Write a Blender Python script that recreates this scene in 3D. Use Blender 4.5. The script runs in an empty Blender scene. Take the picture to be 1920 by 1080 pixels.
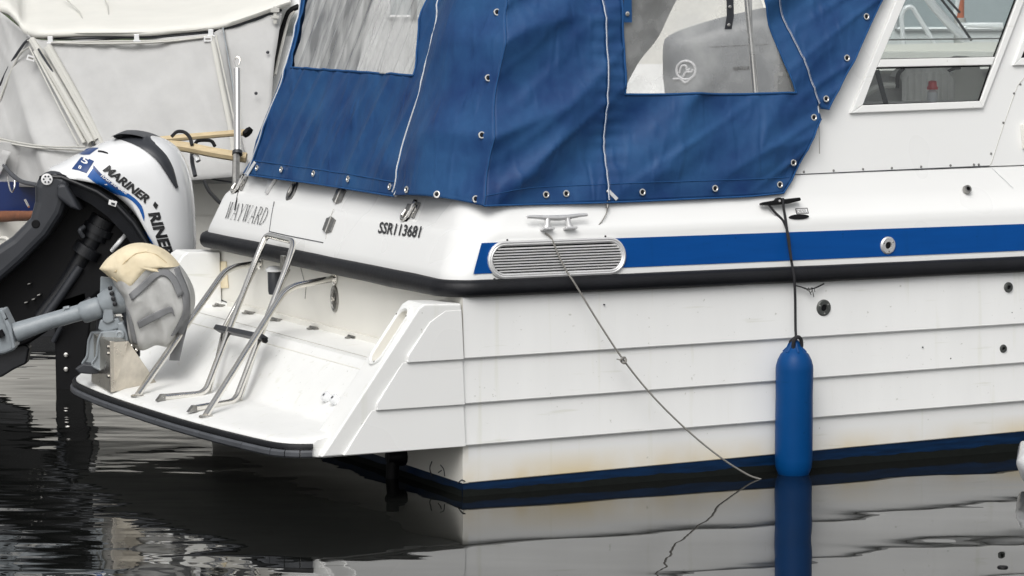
import bpy, math, random
from mathutils import Vector as V, Matrix, noise
random.seed(7)
scn = bpy.context.scene
COL = scn.collection

# ------------------------------------------------------------------ camera
FPX, CAMH = 5900.0, 2.5
PITCH = math.atan(0.1)
cam_d = bpy.data.cameras.new('camera'); cam = bpy.data.objects.new('camera', cam_d); COL.objects.link(cam)
cam_d.sensor_width = 36.0; cam_d.lens = 36.0 * FPX / 1920.0
cam_d.clip_start = 0.1; cam_d.clip_end = 2000
cam.location = (0, 0, CAMH); cam.rotation_euler = (math.pi / 2 - PITCH, 0, 0)
scn.camera = cam

# ------------------------------------------------------------------ overcast sky and sun
world = bpy.data.worlds.new('World'); scn.world = world; world.use_nodes = True
wn = world.node_tree; wn.nodes.clear()
sky = wn.nodes.new('ShaderNodeTexSky'); sky.sky_type = 'NISHITA'; sky.sun_disc = False
SUN_EL, SUN_AZ = math.radians(48), math.radians(195)
sky.sun_elevation = SUN_EL; sky.sun_rotation = SUN_AZ; sky.dust_density = 4.0; sky.air_density = 1.0
hs = wn.nodes.new('ShaderNodeHueSaturation'); hs.inputs['Saturation'].default_value = 0.10
bg = wn.nodes.new('ShaderNodeBackground'); bg.inputs['Strength'].default_value = 0.13
wo = wn.nodes.new('ShaderNodeOutputWorld')
wn.links.new(sky.outputs[0], hs.inputs['Color']); wn.links.new(hs.outputs[0], bg.inputs['Color']); wn.links.new(bg.outputs[0], wo.inputs[0])
sd = bpy.data.lights.new('sun', 'SUN'); sd.energy = 1.3; sd.angle = math.radians(40); sd.color = (1.0, 0.97, 0.93)
sun = bpy.data.objects.new('sun', sd); COL.objects.link(sun)
# the veiled sun stands behind the camera
sdir = V((math.sin(SUN_AZ) * math.cos(SUN_EL), math.cos(SUN_AZ) * math.cos(SUN_EL), math.sin(SUN_EL)))
sun.rotation_euler = sdir.to_track_quat('Z', 'Y').to_euler()
scn.view_settings.view_transform = 'Standard'; scn.view_settings.look = 'None'
scn.view_settings.exposure = 0.10; scn.view_settings.gamma = 1.0
scn.view_settings.use_curve_mapping = False

# ------------------------------------------------------------------ measuring helpers
# Sight lines of the photograph, met with the real planes of the boat (hull side, transom, deck...),
# give the real positions in metres.  Boat frame: s forward, t to port, z up, water at z = 0.
_cp, _sp = math.cos(PITCH), math.sin(PITCH)
def ray(x, y):
    a, b = x - 960.0, 540.0 - y
    return V((a, FPX * _cp + b * _sp, -FPX * _sp + b * _cp))
def D(x, y, depth):                       # world point on the sight line at world depth Y
    r = ray(x, y); return V((0, 0, CAMH)) + r * (depth / r.y)
def WZ(x, y, z):
    r = ray(x, y); return V((0, 0, CAMH)) + r * ((z - CAMH) / r.z)
ANG = math.pi / 2 - math.atan2(12740 - 960, FPX * 1.005)
ORG = WZ(868, 932, 0)
MB = Matrix.Translation(ORG) @ Matrix.Rotation(ANG, 4, 'Z'); MBI = MB.inverted(); RBI = MBI.to_3x3()
CL = MBI @ V((0, 0, CAMH))
def plane(x, y, n, d):
    r = RBI @ ray(x, y); n = V(n); return CL + r * ((d - n.dot(CL)) / n.dot(r))
def S(x, y, s, lean=0.0, z0=0.0): return plane(x, y, (1, 0, -lean), s - lean * z0)
def T(x, y, t, lean=0.0, z0=0.0): return plane(x, y, (0, 1, -lean), t - lean * z0)
def Z(x, y, z): return plane(x, y, (0, 0, 1), z)

# ------------------------------------------------------------------ materials
MATS = {}
def lin(c):
    return tuple(((v / 255) / 12.92 if v / 255 <= 0.04045 else ((v / 255 + 0.055) / 1.055) ** 2.4) for v in c)
def mat(name, color, rough=0.5, metal=0.0, var=0.0, vscale=6.0, bump=0.0, bscale=200.0, spec=0.5, coat=0.0, stretch=(1, 1, 1), tint=None, detail=6):
    m = bpy.data.materials.new(name); m.use_nodes = True; nt = m.node_tree; p = nt.nodes['Principled BSDF']
    p.inputs['Base Color'].default_value = (*color, 1); p.inputs['Roughness'].default_value = rough
    p.inputs['Metallic'].default_value = metal; p.inputs['Specular IOR Level'].default_value = spec
    if coat: p.inputs['Coat Weight'].default_value = coat; p.inputs['Coat Roughness'].default_value = 0.1
    tc = nt.nodes.new('ShaderNodeTexCoord'); mp = nt.nodes.new('ShaderNodeMapping'); mp.inputs['Scale'].default_value = stretch
    nt.links.new(tc.outputs['Object'], mp.inputs[0])
    if var:
        n = nt.nodes.new('ShaderNodeTexNoise'); n.inputs['Scale'].default_value = vscale; n.inputs['Detail'].default_value = detail; n.inputs['Roughness'].default_value = 0.6
        nt.links.new(mp.outputs[0], n.inputs['Vector'])
        r = nt.nodes.new('ShaderNodeValToRGB'); r.color_ramp.elements[0].position = 0.22; r.color_ramp.elements[1].position = 0.78
        lo = tint if tint else tuple(c * (1 - var) for c in color)
        r.color_ramp.elements[0].color = (*lo, 1); r.color_ramp.elements[1].color = (*[min(1, c * (1 + var * 0.5)) for c in color], 1)
        nt.links.new(n.outputs[0], r.inputs[0]); nt.links.new(r.outputs[0], p.inputs['Base Color'])
        rr = nt.nodes.new('ShaderNodeMapRange'); rr.inputs[3].default_value = rough * 0.8; rr.inputs[4].default_value = min(1, rough * 1.25)
        nt.links.new(n.outputs[0], rr.inputs[0]); nt.links.new(rr.outputs[0], p.inputs['Roughness'])
    if bump:
        n2 = nt.nodes.new('ShaderNodeTexNoise'); n2.inputs['Scale'].default_value = bscale; n2.inputs['Detail'].default_value = 4
        nt.links.new(mp.outputs[0], n2.inputs['Vector'])
        b = nt.nodes.new('ShaderNodeBump'); b.inputs['Strength'].default_value = bump; b.inputs['Distance'].default_value = 0.01
        nt.links.new(n2.outputs[0], b.inputs['Height']); nt.links.new(b.outputs[0], p.inputs['Normal'])
    MATS[name] = m; return m

GEL = (0.80, 0.805, 0.795)
mat('gelcoat', GEL, 0.28, var=0.02, vscale=2, detail=1)
mat('gelcoat_hull', GEL, 0.3, var=0.045, vscale=2.2, stretch=(2.2, 2.2, 0.22))
mat('gelcoat_cream', (0.78, 0.765, 0.71), 0.35, var=0.04, vscale=4)
mat('gelcoat_deck', (0.83, 0.835, 0.82), 0.42, var=0.035, vscale=7, bump=0.05, bscale=300)
mat('stripe', lin((0, 72, 144)), 0.4, var=0.12, vscale=9, stretch=(0.4, 1, 3), spec=0.2)
mat('canvas', lin((42, 86, 130)), 0.55, var=0.2, vscale=3.2, tint=lin((12, 44, 96)), bump=0.12, bscale=500, spec=0.28)
mat('canvas_hem', lin((32, 78, 128)), 0.8, var=0.15, vscale=14, bump=0.1, bscale=500, spec=0.3)
mat('antifoul', lin((3, 38, 72)), 0.45, var=0.75, vscale=16, stretch=(0.3, 1, 3), spec=0.3)
mat('rubber', (0.006, 0.0065, 0.009), 0.5, var=0.5, vscale=8, spec=0.35, bump=0.15, bscale=40, stretch=(1, 1, 1))
mat('weed', (0.007, 0.009, 0.008), 0.7, var=0.5, vscale=30, spec=0.2)
mat('rubber_grey', (0.075, 0.08, 0.09), 0.5, var=0.3, vscale=10)
mat('black', (0.005, 0.005, 0.006), 0.5, spec=0.2)
mat('motor_black', (0.011, 0.012, 0.015), 0.42, var=0.3, vscale=12, bump=0.1, bscale=90)
mat('motor_slate', (0.035, 0.038, 0.045), 0.42, var=0.25, vscale=7)
mat('motor_grey', lin((140, 147, 152)), 0.4, var=0.2, vscale=18, bump=0.06, bscale=150)
mat('steel', (0.86, 0.84, 0.80), 0.2, 1.0, var=0.12, vscale=18)
mat('steel_fitting', (0.34, 0.335, 0.32), 0.3, 1.0, var=0.5, vscale=40)
mat('steel_dull', (0.36, 0.355, 0.34), 0.38, 1.0, var=0.4, vscale=25)
mat('chrome', (0.78, 0.77, 0.75), 0.06, 1.0)
mat('steel_stained', (0.66, 0.61, 0.53), 0.28, 1.0, var=0.35, vscale=9)
mat('alloy', (0.72, 0.72, 0.72), 0.42, 0.6, var=0.15, vscale=30)
mat('vent_alloy', (0.76, 0.76, 0.76), 0.35, 0.4, var=0.06, vscale=20)
mat('bronze_grey', (0.10, 0.105, 0.10), 0.5, 0.5, var=0.4, vscale=40)
mat('fender_blue', lin((0, 65, 122)), 0.42, var=0.12, vscale=5, spec=0.18)
mat('rope_grey', (0.26, 0.25, 0.23), 0.8, bump=0.6, bscale=260)
mat('rope_black', (0.014, 0.014, 0.017), 0.75, bump=0.6, bscale=300)
mat('zip', (0.62, 0.64, 0.66), 0.55)
mat('lettering', (0.012, 0.012, 0.014), 0.4)
mat('lettering_white', (0.8, 0.8, 0.8), 0.4)
mat('cover_grey', lin((176, 176, 174)), 0.5, var=0.18, vscale=9, bump=0.25, bscale=30)
mat('cover_band', lin((118, 119, 121)), 0.7, var=0.15, vscale=15)
mat('cover_cream', lin((230, 218, 190)), 0.75, var=0.16, vscale=7, bump=0.3, bscale=25, tint=lin((214, 198, 164)))
mat('white_paint', (0.8, 0.81, 0.82), 0.16, coat=0.6)
mat('decal_blue', lin((20, 84, 156)), 0.25)
mat('decal_navy', lin((38, 66, 118)), 0.3)
mat('awning_grey', lin((188, 188, 187)), 0.85, var=0.14, vscale=4, bump=0.2, bscale=260)
mat('awning_cream', lin((226, 225, 218)), 0.85, var=0.06, vscale=3, bump=0.2, bscale=260)
mat('awning_trim', lin((196, 195, 189)), 0.85, var=0.08, vscale=6)
mat('teak', lin((208, 188, 150)), 0.6, var=0.25, vscale=7, stretch=(1, 6, 6))
mat('navy_paint', lin((10, 38, 92)), 0.3, var=0.15, vscale=6)
mat('brown_cover', lin((128, 82, 58)), 0.8, var=0.35, vscale=12, bump=0.4, bscale=40)
mat('interior', (0.72, 0.71, 0.69), 0.7, var=0.1, vscale=5)
mat('far_glass', (0.38, 0.43, 0.44), 0.1)
mat('upholstery', (0.74, 0.72, 0.69), 0.8, var=0.12, vscale=9)
mat('curtain', (0.58, 0.58, 0.57), 0.85, var=0.15, vscale=6)
mat('red_plastic', (0.55, 0.03, 0.04), 0.35)
mat('clear_plastic', (0.7, 0.7, 0.72), 0.2)
mat('cowl_grey', (0.17, 0.18, 0.19), 0.4, var=0.15, vscale=7)
mat('emblem', (0.62, 0.62, 0.63), 0.35)
mat('stone', (0.25, 0.24, 0.22), 0.9, var=0.4, vscale=1.5)
mat('grass', (0.055, 0.08, 0.03), 0.95, var=0.4, vscale=0.6)
mat('orange_paint', (0.55, 0.13, 0.04), 0.5)

# hull side: the gelcoat with a yellow-brown scum stain that starts above the boot top
def stained():
    m = mat('gelcoat_stained', GEL, 0.30); nt = m.node_tree; p = nt.nodes['Principled BSDF']
    tc = nt.nodes.new('ShaderNodeTexCoord'); sx = nt.nodes.new('ShaderNodeSeparateXYZ'); nt.links.new(tc.outputs['Object'], sx.inputs[0])
    n = nt.nodes.new('ShaderNodeTexNoise'); n.inputs['Scale'].default_value = 2.6; n.inputs['Detail'].default_value = 5
    mp = nt.nodes.new('ShaderNodeMapping'); mp.inputs['Scale'].default_value = (1, 1, 0.6); nt.links.new(tc.outputs['Object'], mp.inputs[0]); nt.links.new(mp.outputs[0], n.inputs[0])
    mr = nt.nodes.new('ShaderNodeMapRange'); mr.inputs[1].default_value = 0.06; mr.inputs[2].default_value = 0.20; mr.inputs[3].default_value = 1.0; mr.inputs[4].default_value = 0.0
    nt.links.new(sx.outputs['Z'], mr.inputs[0])
    nr = nt.nodes.new('ShaderNodeMapRange'); nr.inputs[1].default_value = 0.30; nr.inputs[2].default_value = 0.62; nt.links.new(n.outputs[0], nr.inputs[0])
    mu = nt.nodes.new('ShaderNodeMath'); mu.operation = 'MULTIPLY'; nt.links.new(mr.outputs[0], mu.inputs[0]); nt.links.new(nr.outputs[0], mu.inputs[1])
    mx = nt.nodes.new('ShaderNodeMix'); mx.data_type = 'RGBA'; mx.inputs['A'].default_value = (*GEL, 1); mx.inputs['B'].default_value = (0.68, 0.56, 0.33, 1)
    nt.links.new(mu.outputs[0], mx.inputs['Factor']); nt.links.new(mx.outputs['Result'], p.inputs['Base Color'])
stained()

def scuffed(nm):
    m = MATS[nm]; nt = m.node_tree; p = nt.nodes['Principled BSDF']; src = p.inputs['Base Color'].links[0].from_socket
    tc = nt.nodes.new('ShaderNodeTexCoord'); f = None
    for sc, lo, hi, st, dark in ((38, .70, .76, (1, 1, 1), .72), (11, .66, .74, (.25, 1, 3), .9), (6, .62, .75, (3, 3, .12), .93)):
        mp = nt.nodes.new('ShaderNodeMapping'); mp.inputs['Scale'].default_value = st; nt.links.new(tc.outputs['Object'], mp.inputs[0])
        n = nt.nodes.new('ShaderNodeTexNoise'); n.inputs['Scale'].default_value = sc; n.inputs['Detail'].default_value = 3; nt.links.new(mp.outputs[0], n.inputs[0])
        mr = nt.nodes.new('ShaderNodeMapRange'); mr.inputs[1].default_value = lo; mr.inputs[2].default_value = hi; nt.links.new(n.outputs[0], mr.inputs[0])
        mx = nt.nodes.new('ShaderNodeMix'); mx.data_type = 'RGBA'; mx.blend_type = 'MULTIPLY'; mx.inputs['B'].default_value = (dark, dark, dark * .96, 1)
        nt.links.new(mr.outputs[0], mx.inputs['Factor']); nt.links.new(src, mx.inputs['A']); src = mx.outputs['Result']
    nt.links.new(src, p.inputs['Base Color'])
for nm in ('gelcoat_hull', 'gelcoat_stained', 'fender_blue', 'stripe', 'gelcoat_deck', 'rubber'): scuffed(nm)

def glass_mats():
    m = bpy.data.materials.new('window_glass'); m.use_nodes = True; nt = m.node_tree; nt.nodes.clear()
    o = nt.nodes.new('ShaderNodeOutputMaterial'); t = nt.nodes.new('ShaderNodeBsdfTransparent'); t.inputs[0].default_value = (0.90, 0.92, 0.92, 1)
    g = nt.nodes.new('ShaderNodeBsdfGlossy'); g.inputs['Roughness'].default_value = 0.02
    f = nt.nodes.new('ShaderNodeFresnel'); f.inputs[0].default_value = 1.5; mx = nt.nodes.new('ShaderNodeMixShader')
    nt.links.new(f.outputs[0], mx.inputs[0]); nt.links.new(t.outputs[0], mx.inputs[1]); nt.links.new(g.outputs[0], mx.inputs[2]); nt.links.new(mx.outputs[0], o.inputs[0])
    MATS['window_glass'] = m
    for nm, haze in (('vinyl', 0.36), ('vinyl_hazy', 0.60)):
        m = bpy.data.materials.new(nm); m.use_nodes = True; nt = m.node_tree; nt.nodes.clear()
        o = nt.nodes.new('ShaderNodeOutputMaterial'); t = nt.nodes.new('ShaderNodeBsdfTransparent'); t.inputs[0].default_value = (0.93, 0.93, 0.93, 1)
        d = nt.nodes.new('ShaderNodeBsdfDiffuse'); d.inputs[0].default_value = (0.74, 0.75, 0.74, 1)
        tl = nt.nodes.new('ShaderNodeBsdfTranslucent'); tl.inputs[0].default_value = (0.75, 0.75, 0.75, 1)
        a = nt.nodes.new('ShaderNodeMixShader'); a.inputs[0].default_value = 0.3; nt.links.new(d.outputs[0], a.inputs[1]); nt.links.new(tl.outputs[0], a.inputs[2])
        b = nt.nodes.new('ShaderNodeMixShader'); b.inputs[0].default_value = haze
        tc = nt.nodes.new('ShaderNodeTexCoord'); mp = nt.nodes.new('ShaderNodeMapping'); mp.inputs['Rotation'].default_value = (-0.3, 0, 0); mp.inputs['Scale'].default_value = (9, 9, 1.2) if nm == 'vinyl_hazy' else (3, 3, 3)
        nn = nt.nodes.new('ShaderNodeTexNoise'); nn.inputs['Scale'].default_value = 1.6; nn.inputs['Detail'].default_value = 5; nt.links.new(tc.outputs['Object'], mp.inputs[0]); nt.links.new(mp.outputs[0], nn.inputs[0])
        mr = nt.nodes.new('ShaderNodeMapRange'); mr.inputs[1].default_value = 0.35; mr.inputs[2].default_value = 0.68; mr.inputs[3].default_value = haze * .55; mr.inputs[4].default_value = min(.95, haze * 1.5); nt.links.new(nn.outputs[0], mr.inputs[0]); nt.links.new(mr.outputs[0], b.inputs[0]); nt.links.new(t.outputs[0], b.inputs[1]); nt.links.new(a.outputs[0], b.inputs[2])
        g = nt.nodes.new('ShaderNodeBsdfGlossy'); g.inputs['Roughness'].default_value = 0.08
        f = nt.nodes.new('ShaderNodeFresnel'); f.inputs[0].default_value = 1.45; mx = nt.nodes.new('ShaderNodeMixShader')
        nt.links.new(f.outputs[0], mx.inputs[0]); nt.links.new(b.outputs[0], mx.inputs[1]); nt.links.new(g.outputs[0], mx.inputs[2]); nt.links.new(mx.outputs[0], o.inputs[0])
        MATS[nm] = m
    m = bpy.data.materials.new('water'); m.use_nodes = True; nt = m.node_tree; p = nt.nodes['Principled BSDF']
    p.inputs['Base Color'].default_value = (0.006, 0.0065, 0.006, 1); p.inputs['Roughness'].default_value = 0.0; p.inputs['IOR'].default_value = 1.38
    tc = nt.nodes.new('ShaderNodeTexCoord')
    def nz(scale, detail, st):
        mp = nt.nodes.new('ShaderNodeMapping'); mp.inputs['Scale'].default_value = st; mp.inputs['Rotation'].default_value = (0, 0, 0.25); nt.links.new(tc.outputs['Object'], mp.inputs[0])
        n = nt.nodes.new('ShaderNodeTexNoise'); n.inputs['Scale'].default_value = scale; n.inputs['Detail'].default_value = detail; n.inputs['Roughness'].default_value = 0.45
        nt.links.new(mp.outputs[0], n.inputs['Vector']); return n.outputs[0]
    big = nz(1.1, 1.0, (1, 1, 1)); small = nz(2.6, 1.6, (0.6, 1, 1)); fine = nz(9, 1.0, (0.4, 1, 1)); mask = nz(0.45, 1.5, (1, 1, 1))
    def math_(op, a, b):
        k = nt.nodes.new('ShaderNodeMath'); k.operation = op
        for i, v in enumerate((a, b)):
            if isinstance(v, (int, float)): k.inputs[i].default_value = v
            else: nt.links.new(v, k.inputs[i])
        return k.outputs[0]
    # ripples gather in patches; the water to the left, beyond the lee of the hull, is livelier
    sx = nt.nodes.new('ShaderNodeSeparateXYZ'); nt.links.new(tc.outputs['Object'], sx.inputs[0])
    lee = nt.nodes.new('ShaderNodeMapRange'); lee.interpolation_type = 'SMOOTHSTEP'; lee.inputs[1].default_value = 0.0; lee.inputs[2].default_value = -2.2; lee.inputs[3].default_value = 0.0; lee.inputs[4].default_value = 1.0
    nt.links.new(sx.outputs['X'], lee.inputs[0])
    mk = nt.nodes.new('ShaderNodeMapRange'); mk.inputs[1].default_value = 0.45; mk.inputs[2].default_value = 0.68; mk.inputs[3].default_value = 0.22; mk.inputs[4].default_value = 1.0; nt.links.new(mask, mk.inputs[0])
    amp = math_('ADD', math_('MULTIPLY', mk.outputs[0], 0.5), math_('MULTIPLY', lee.outputs[0], 1.25))
    h = math_('ADD', math_('MULTIPLY', big, 0.010), math_('MULTIPLY', amp, math_('ADD', math_('MULTIPLY', small, 0.0085), math_('MULTIPLY', fine, math_('ADD', 0.0005, math_('MULTIPLY', lee.outputs[0], 0.0009))))))
    b = nt.nodes.new('ShaderNodeBump'); b.inputs['Strength'].default_value = 1.0; b.inputs['Distance'].default_value = 1.0
    nt.links.new(h, b.inputs['Height']); nt.links.new(b.outputs[0], p.inputs['Normal'])
    MATS['water'] = m
    for nm in ('canvas', 'awning_grey', 'cover_grey', 'cover_cream'):
        m = MATS[nm]; nt = m.node_tree; p = nt.nodes['Principled BSDF']; tc = nt.nodes.new('ShaderNodeTexCoord'); mp = nt.nodes.new('ShaderNodeMapping')
        mp.inputs['Rotation'].default_value = (0.5, 0.5, 0.0) if nm == 'canvas' else (0.2, -0.35, 0.0); mp.inputs['Scale'].default_value = (1.6, 1.6, 0.5); nt.links.new(tc.outputs['Object'], mp.inputs[0])
        n = nt.nodes.new('ShaderNodeTexNoise'); n.inputs['Scale'].default_value = {'canvas': 7.0, 'awning_grey': 3.0}.get(nm, 9.0); n.inputs['Detail'].default_value = 3; n.inputs['Distortion'].default_value = 0.8; nt.links.new(mp.outputs[0], n.inputs[0])
        try: n.noise_type = 'RIDGED_MULTIFRACTAL'
        except Exception: pass
        b = nt.nodes.new('ShaderNodeBump'); b.inputs['Strength'].default_value = 0.9 if nm == 'awning_grey' else (0.8 if nm == 'canvas' else 0.45); b.inputs['Distance'].default_value = 0.012
        nt.links.new(n.outputs[0], b.inputs['Height'])
        old = p.inputs['Normal'].links[0].from_socket if p.inputs['Normal'].links else None
        if old: nt.links.new(old, b.inputs['Normal'])
        nt.links.new(b.outputs[0], p.inputs['Normal'])
glass_mats()

# ------------------------------------------------------------------ mesh helpers
def obj(name, geo, m, parent=None, smooth=False, angle=None):
    verts, faces = geo
    me = bpy.data.meshes.new(name); me.from_pydata([tuple(v) for v in verts], [], faces); me.validate(); me.update()
    if m: me.materials.append(MATS[m])
    o = bpy.data.objects.new(name, me); COL.objects.link(o)
    if parent: o.parent = parent
    if smooth:
        me.polygons.foreach_set('use_smooth', [True] * len(me.polygons))
        if angle is None: angle = 40
        try: me.set_sharp_from_angle(angle=math.radians(angle))
        except Exception: pass
    return o
def bevel(o, w, seg=2):
    md = o.modifiers.new('bevel', 'BEVEL'); md.width = w; md.segments = seg; md.limit_method = 'ANGLE'; md.angle_limit = math.radians(35); return o
def empty(name, loc=(0, 0, 0), rotz=0.0):
    o = bpy.data.objects.new(name, None); COL.objects.link(o); o.location = loc; o.rotation_euler = (0, 0, rotz); o.empty_display_size = 0.1; return o
def tag(o, label=None, cat=None, group=None, kind=None):
    if label: o['label'] = label
    if cat: o['category'] = cat
    if group: o['group'] = group
    if kind: o['kind'] = kind
    return o
def join(*geos):
    vs, fs = [], []
    for v, f in geos:
        k = len(vs); vs += list(v); fs += [tuple(i + k for i in q) for q in f]
    return vs, fs
def grid(rows, closed_u=False, closed_v=False):
    n, m = len(rows), len(rows[0]); vs = [p for r in rows for p in r]; fs = []
    for i in range(n if closed_v else n - 1):
        for j in range(m if closed_u else m - 1):
            i2, j2 = (i + 1) % n, (j + 1) % m
            fs.append((i * m + j, i * m + j2, i2 * m + j2, i2 * m + j))
    return vs, fs
def catmull(pts, n=6):
    pts = [V(p) for p in pts]
    if len(pts) < 3 or n < 2: return pts
    out = []
    for i in range(len(pts) - 1):
        p0 = pts[i - 1] if i else pts[0] * 2 - pts[1]; p1, p2 = pts[i], pts[i + 1]
        p3 = pts[i + 2] if i + 2 < len(pts) else pts[-1] * 2 - pts[-2]
        for k in range(n):
            t = k / n
            out.append(0.5 * ((2 * p1) + (p2 - p0) * t + (2 * p0 - 5 * p1 + 4 * p2 - p3) * t * t + (3 * p1 - p0 - 3 * p2 + p3) * t ** 3))
    out.append(pts[-1]); return out
def filleted(pts, r, n=6):                # polyline with rounded corners
    pts = [V(p) for p in pts]; out = [pts[0]]
    for i in range(1, len(pts) - 1):
        a, b, c = pts[i - 1], pts[i], pts[i + 1]
        d1, d2 = (a - b), (c - b); k = min(r, d1.length * .49, d2.length * .49)
        p, q = b + d1.normalized() * k, b + d2.normalized() * k
        for j in range(n + 1):
            t = j / n; out.append(p * (1 - t) ** 2 + b * 2 * t * (1 - t) + q * t * t)
    out.append(pts[-1]); return out
def tube(path, r, n=10, flat=1.0):
    path = [V(p) for p in path]; rows = []; N = len(path); up = None
    for i, p in enumerate(path):
        d = (path[min(i + 1, N - 1)] - path[max(i - 1, 0)]).normalized()
        if up is None: up = V((0, 0, 1)) if abs(d.z) < 0.9 else V((1, 0, 0))
        x = d.cross(up)
        if x.length < 1e-5: x = d.orthogonal()
        x.normalize(); y = x.cross(d).normalized(); up = y
        rr = r(i / (N - 1)) if callable(r) else r
        rows.append([p + x * rr * math.cos(2 * math.pi * k / n) + y * rr * flat * math.sin(2 * math.pi * k / n) for k in range(n)])
    vs, fs = grid(rows, closed_u=True)
    fs.append(tuple(range(n - 1, -1, -1))); fs.append(tuple(range((N - 1) * n, N * n)))
    return vs, fs
class Fr:                                  # a plane frame: a along e1, b along e2, c out of the plane
    def __init__(s, o, e1, e2):
        s.o = V(o); s.e1 = V(e1).normalized(); s.n = s.e1.cross(V(e2)).normalized(); s.e2 = s.n.cross(s.e1).normalized()
    def __call__(s, a, b, c=0.0): return s.o + s.e1 * a + s.e2 * b + s.n * c
    def uv(s, p): d = V(p) - s.o; return d.dot(s.e1), d.dot(s.e2)
def box(fr, a0, a1, b0, b1, c0, c1):
    vs = [fr(a, b, c) for c in (c0, c1) for b in (b0, b1) for a in (a0, a1)]
    return vs, [(0, 2, 3, 1), (4, 5, 7, 6), (0, 1, 5, 4), (2, 6, 7, 3), (0, 4, 6, 2), (1, 3, 7, 5)]
def prism(fr, poly, c0, c1):
    n = len(poly); vs = [fr(a, b, c0) for a, b in poly] + [fr(a, b, c1) for a, b in poly]
    fs = [tuple(range(n - 1, -1, -1)), tuple(range(n, 2 * n))] + [(i, (i + 1) % n, n + (i + 1) % n, n + i) for i in range(n)]
    return vs, fs
def lathe(fr, prof, n=20):                 # prof: (radius, height along n)
    rows = [[fr(r * math.cos(2 * math.pi * k / n), r * math.sin(2 * math.pi * k / n), h) for k in range(n)] for r, h in prof]
    vs, fs = grid(rows, closed_u=True)
    fs.append(tuple(range(n - 1, -1, -1))); fs.append(tuple(range((len(prof) - 1) * n, len(prof) * n))); return vs, fs
WF = Fr((0, 0, 0), (1, 0, 0), (0, 1, 0))
def text_geo(body, fr, w, h, bold=0.0, shear=0.0, c=0.0, mapf=None, spacing=1.0):
    cu = bpy.data.curves.new('lettering', 'FONT'); cu.body = body; cu.size = 1.0; cu.offset = bold; cu.space_character = spacing; cu.resolution_u = 3
    ob = bpy.data.objects.new('lettering', cu); COL.objects.link(ob)
    dg = bpy.context.evaluated_depsgraph_get(); me = bpy.data.meshes.new_from_object(ob.evaluated_get(dg))
    vs = [v.co.copy() for v in me.vertices]; fs = [tuple(p.vertices) for p in me.polygons]
    bpy.data.objects.remove(ob); bpy.data.curves.remove(cu); bpy.data.meshes.remove(me)
    x0, x1 = min(v.x for v in vs), max(v.x for v in vs); y0, y1 = min(v.y for v in vs), max(v.y for v in vs)
    out = []
    for v in vs:
        a = (v.x - x0) / (x1 - x0) * w; b = (v.y - y0) / (y1 - y0) * h
        out.append(mapf(a + shear * b, b) if mapf else fr(a + shear * b, b, c))
    return out, fs
def strokes(fr, lines, c=0.0):             # lines: (x0,y0,x1,y1,width) as flat bars
    vs, fs = [], []
    for x0, y0, x1, y1, w in lines:
        d = V((x1 - x0, y1 - y0, 0)).normalized(); nx, ny = -d.y * w / 2, d.x * w / 2; k = len(vs)
        vs += [fr(x0 + nx, y0 + ny, c), fr(x0 - nx, y0 - ny, c), fr(x1 - nx, y1 - ny, c), fr(x1 + nx, y1 + ny, c)]
        fs.append((k, k + 1, k + 2, k + 3))
    return vs, fs
def stadium(hl, hh, n=10, r=None):
    r = hh if r is None else r; out = []
    for cx, cy, a0 in ((hl - r, hh - r, 0), (-hl + r, hh - r, 90), (-hl + r, -hh + r, 180), (hl - r, -hh + r, 270)):
        for k in range(n + 1):
            a = math.radians(a0 + 90 * k / n); out.append((cx + r * math.cos(a), cy + r * math.sin(a)))
    return out
def ring_geo(fr, polys):                   # loft closed loops [(poly, c), ...] in a frame
    return grid([[fr(a, b, c) for a, b in poly] for poly, c in polys], closed_u=True)

# ------------------------------------------------------------------ water and shore
tag(obj('water', ([(-400, -60, 0), (400, -60, 0), (400, 700, 0), (-400, 700, 0)], [(0, 1, 2, 3)]), 'water'), kind='structure')
def shore():
    rows = []
    for k, (y, z) in enumerate(((58, -0.6), (58.2, 1.1), (59.5, 1.15), (66, 1.6), (90, 3.2), (160, 5.0), (420, 8.0))):
        rows.append([(x, y + 1.2 * noise.noise((x * .06, k, 0)), z + (0.5 * noise.noise((x * .05, k * 3.1, 2)) if k > 2 else 0)) for x in range(-260, 261, 10)])
    tag(obj('shore_bank', grid(rows), 'grass', smooth=True), kind='structure')
shore()

# ================================================================== the cabin cruiser
BEAM = 3.30
boat = empty('cabin_cruiser', ORG, ANG)
tag(boat, 'white cabin cruiser with blue canvas cockpit canopy, blue side stripe and swim platform', 'boat')
def plan(t_in, s_st, r, port=True, smax=8.0):
    def side(s):
        return t_in + (BEAM / 2 - t_in) * (max(0.0, s - 3.6) / 4.4) ** 2.2 if s > 3.6 else t_in
    ss = [8.0, 7.7, 7.3, 6.8, 6.2, 5.6, 5.0, 4.5, 4.0, 3.6, 3.2, 2.8, 2.4, 2.0, 1.6, 1.2, 0.9, 0.7, 0.5]
    st = [(s, side(s)) for s in ss]
    arc = [(s_st + r - r * math.sin(math.radians(a)), t_in + r - r * math.cos(math.radians(a))) for a in range(0, 91, 9)]
    half = st + arc
    mid = [(s_st, t_in + r + (BEAM - 2 * t_in - 2 * r) * k / 12) for k in range(1, 12)]
    other = [(s, BEAM - t) for s, t in reversed(half)]
    return half + mid + other
def band(levels):                         # levels: (t_in, s_st, r, z, dz forward)
    rows = []
    for t_in, s_st, r, z, dz in levels:
        rows.append([V((s, t, z + dz * min(max(s, 0), 4.5) / 3.26)) for s, t in plan(t_in, s_st, r)])
    return rows

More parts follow.
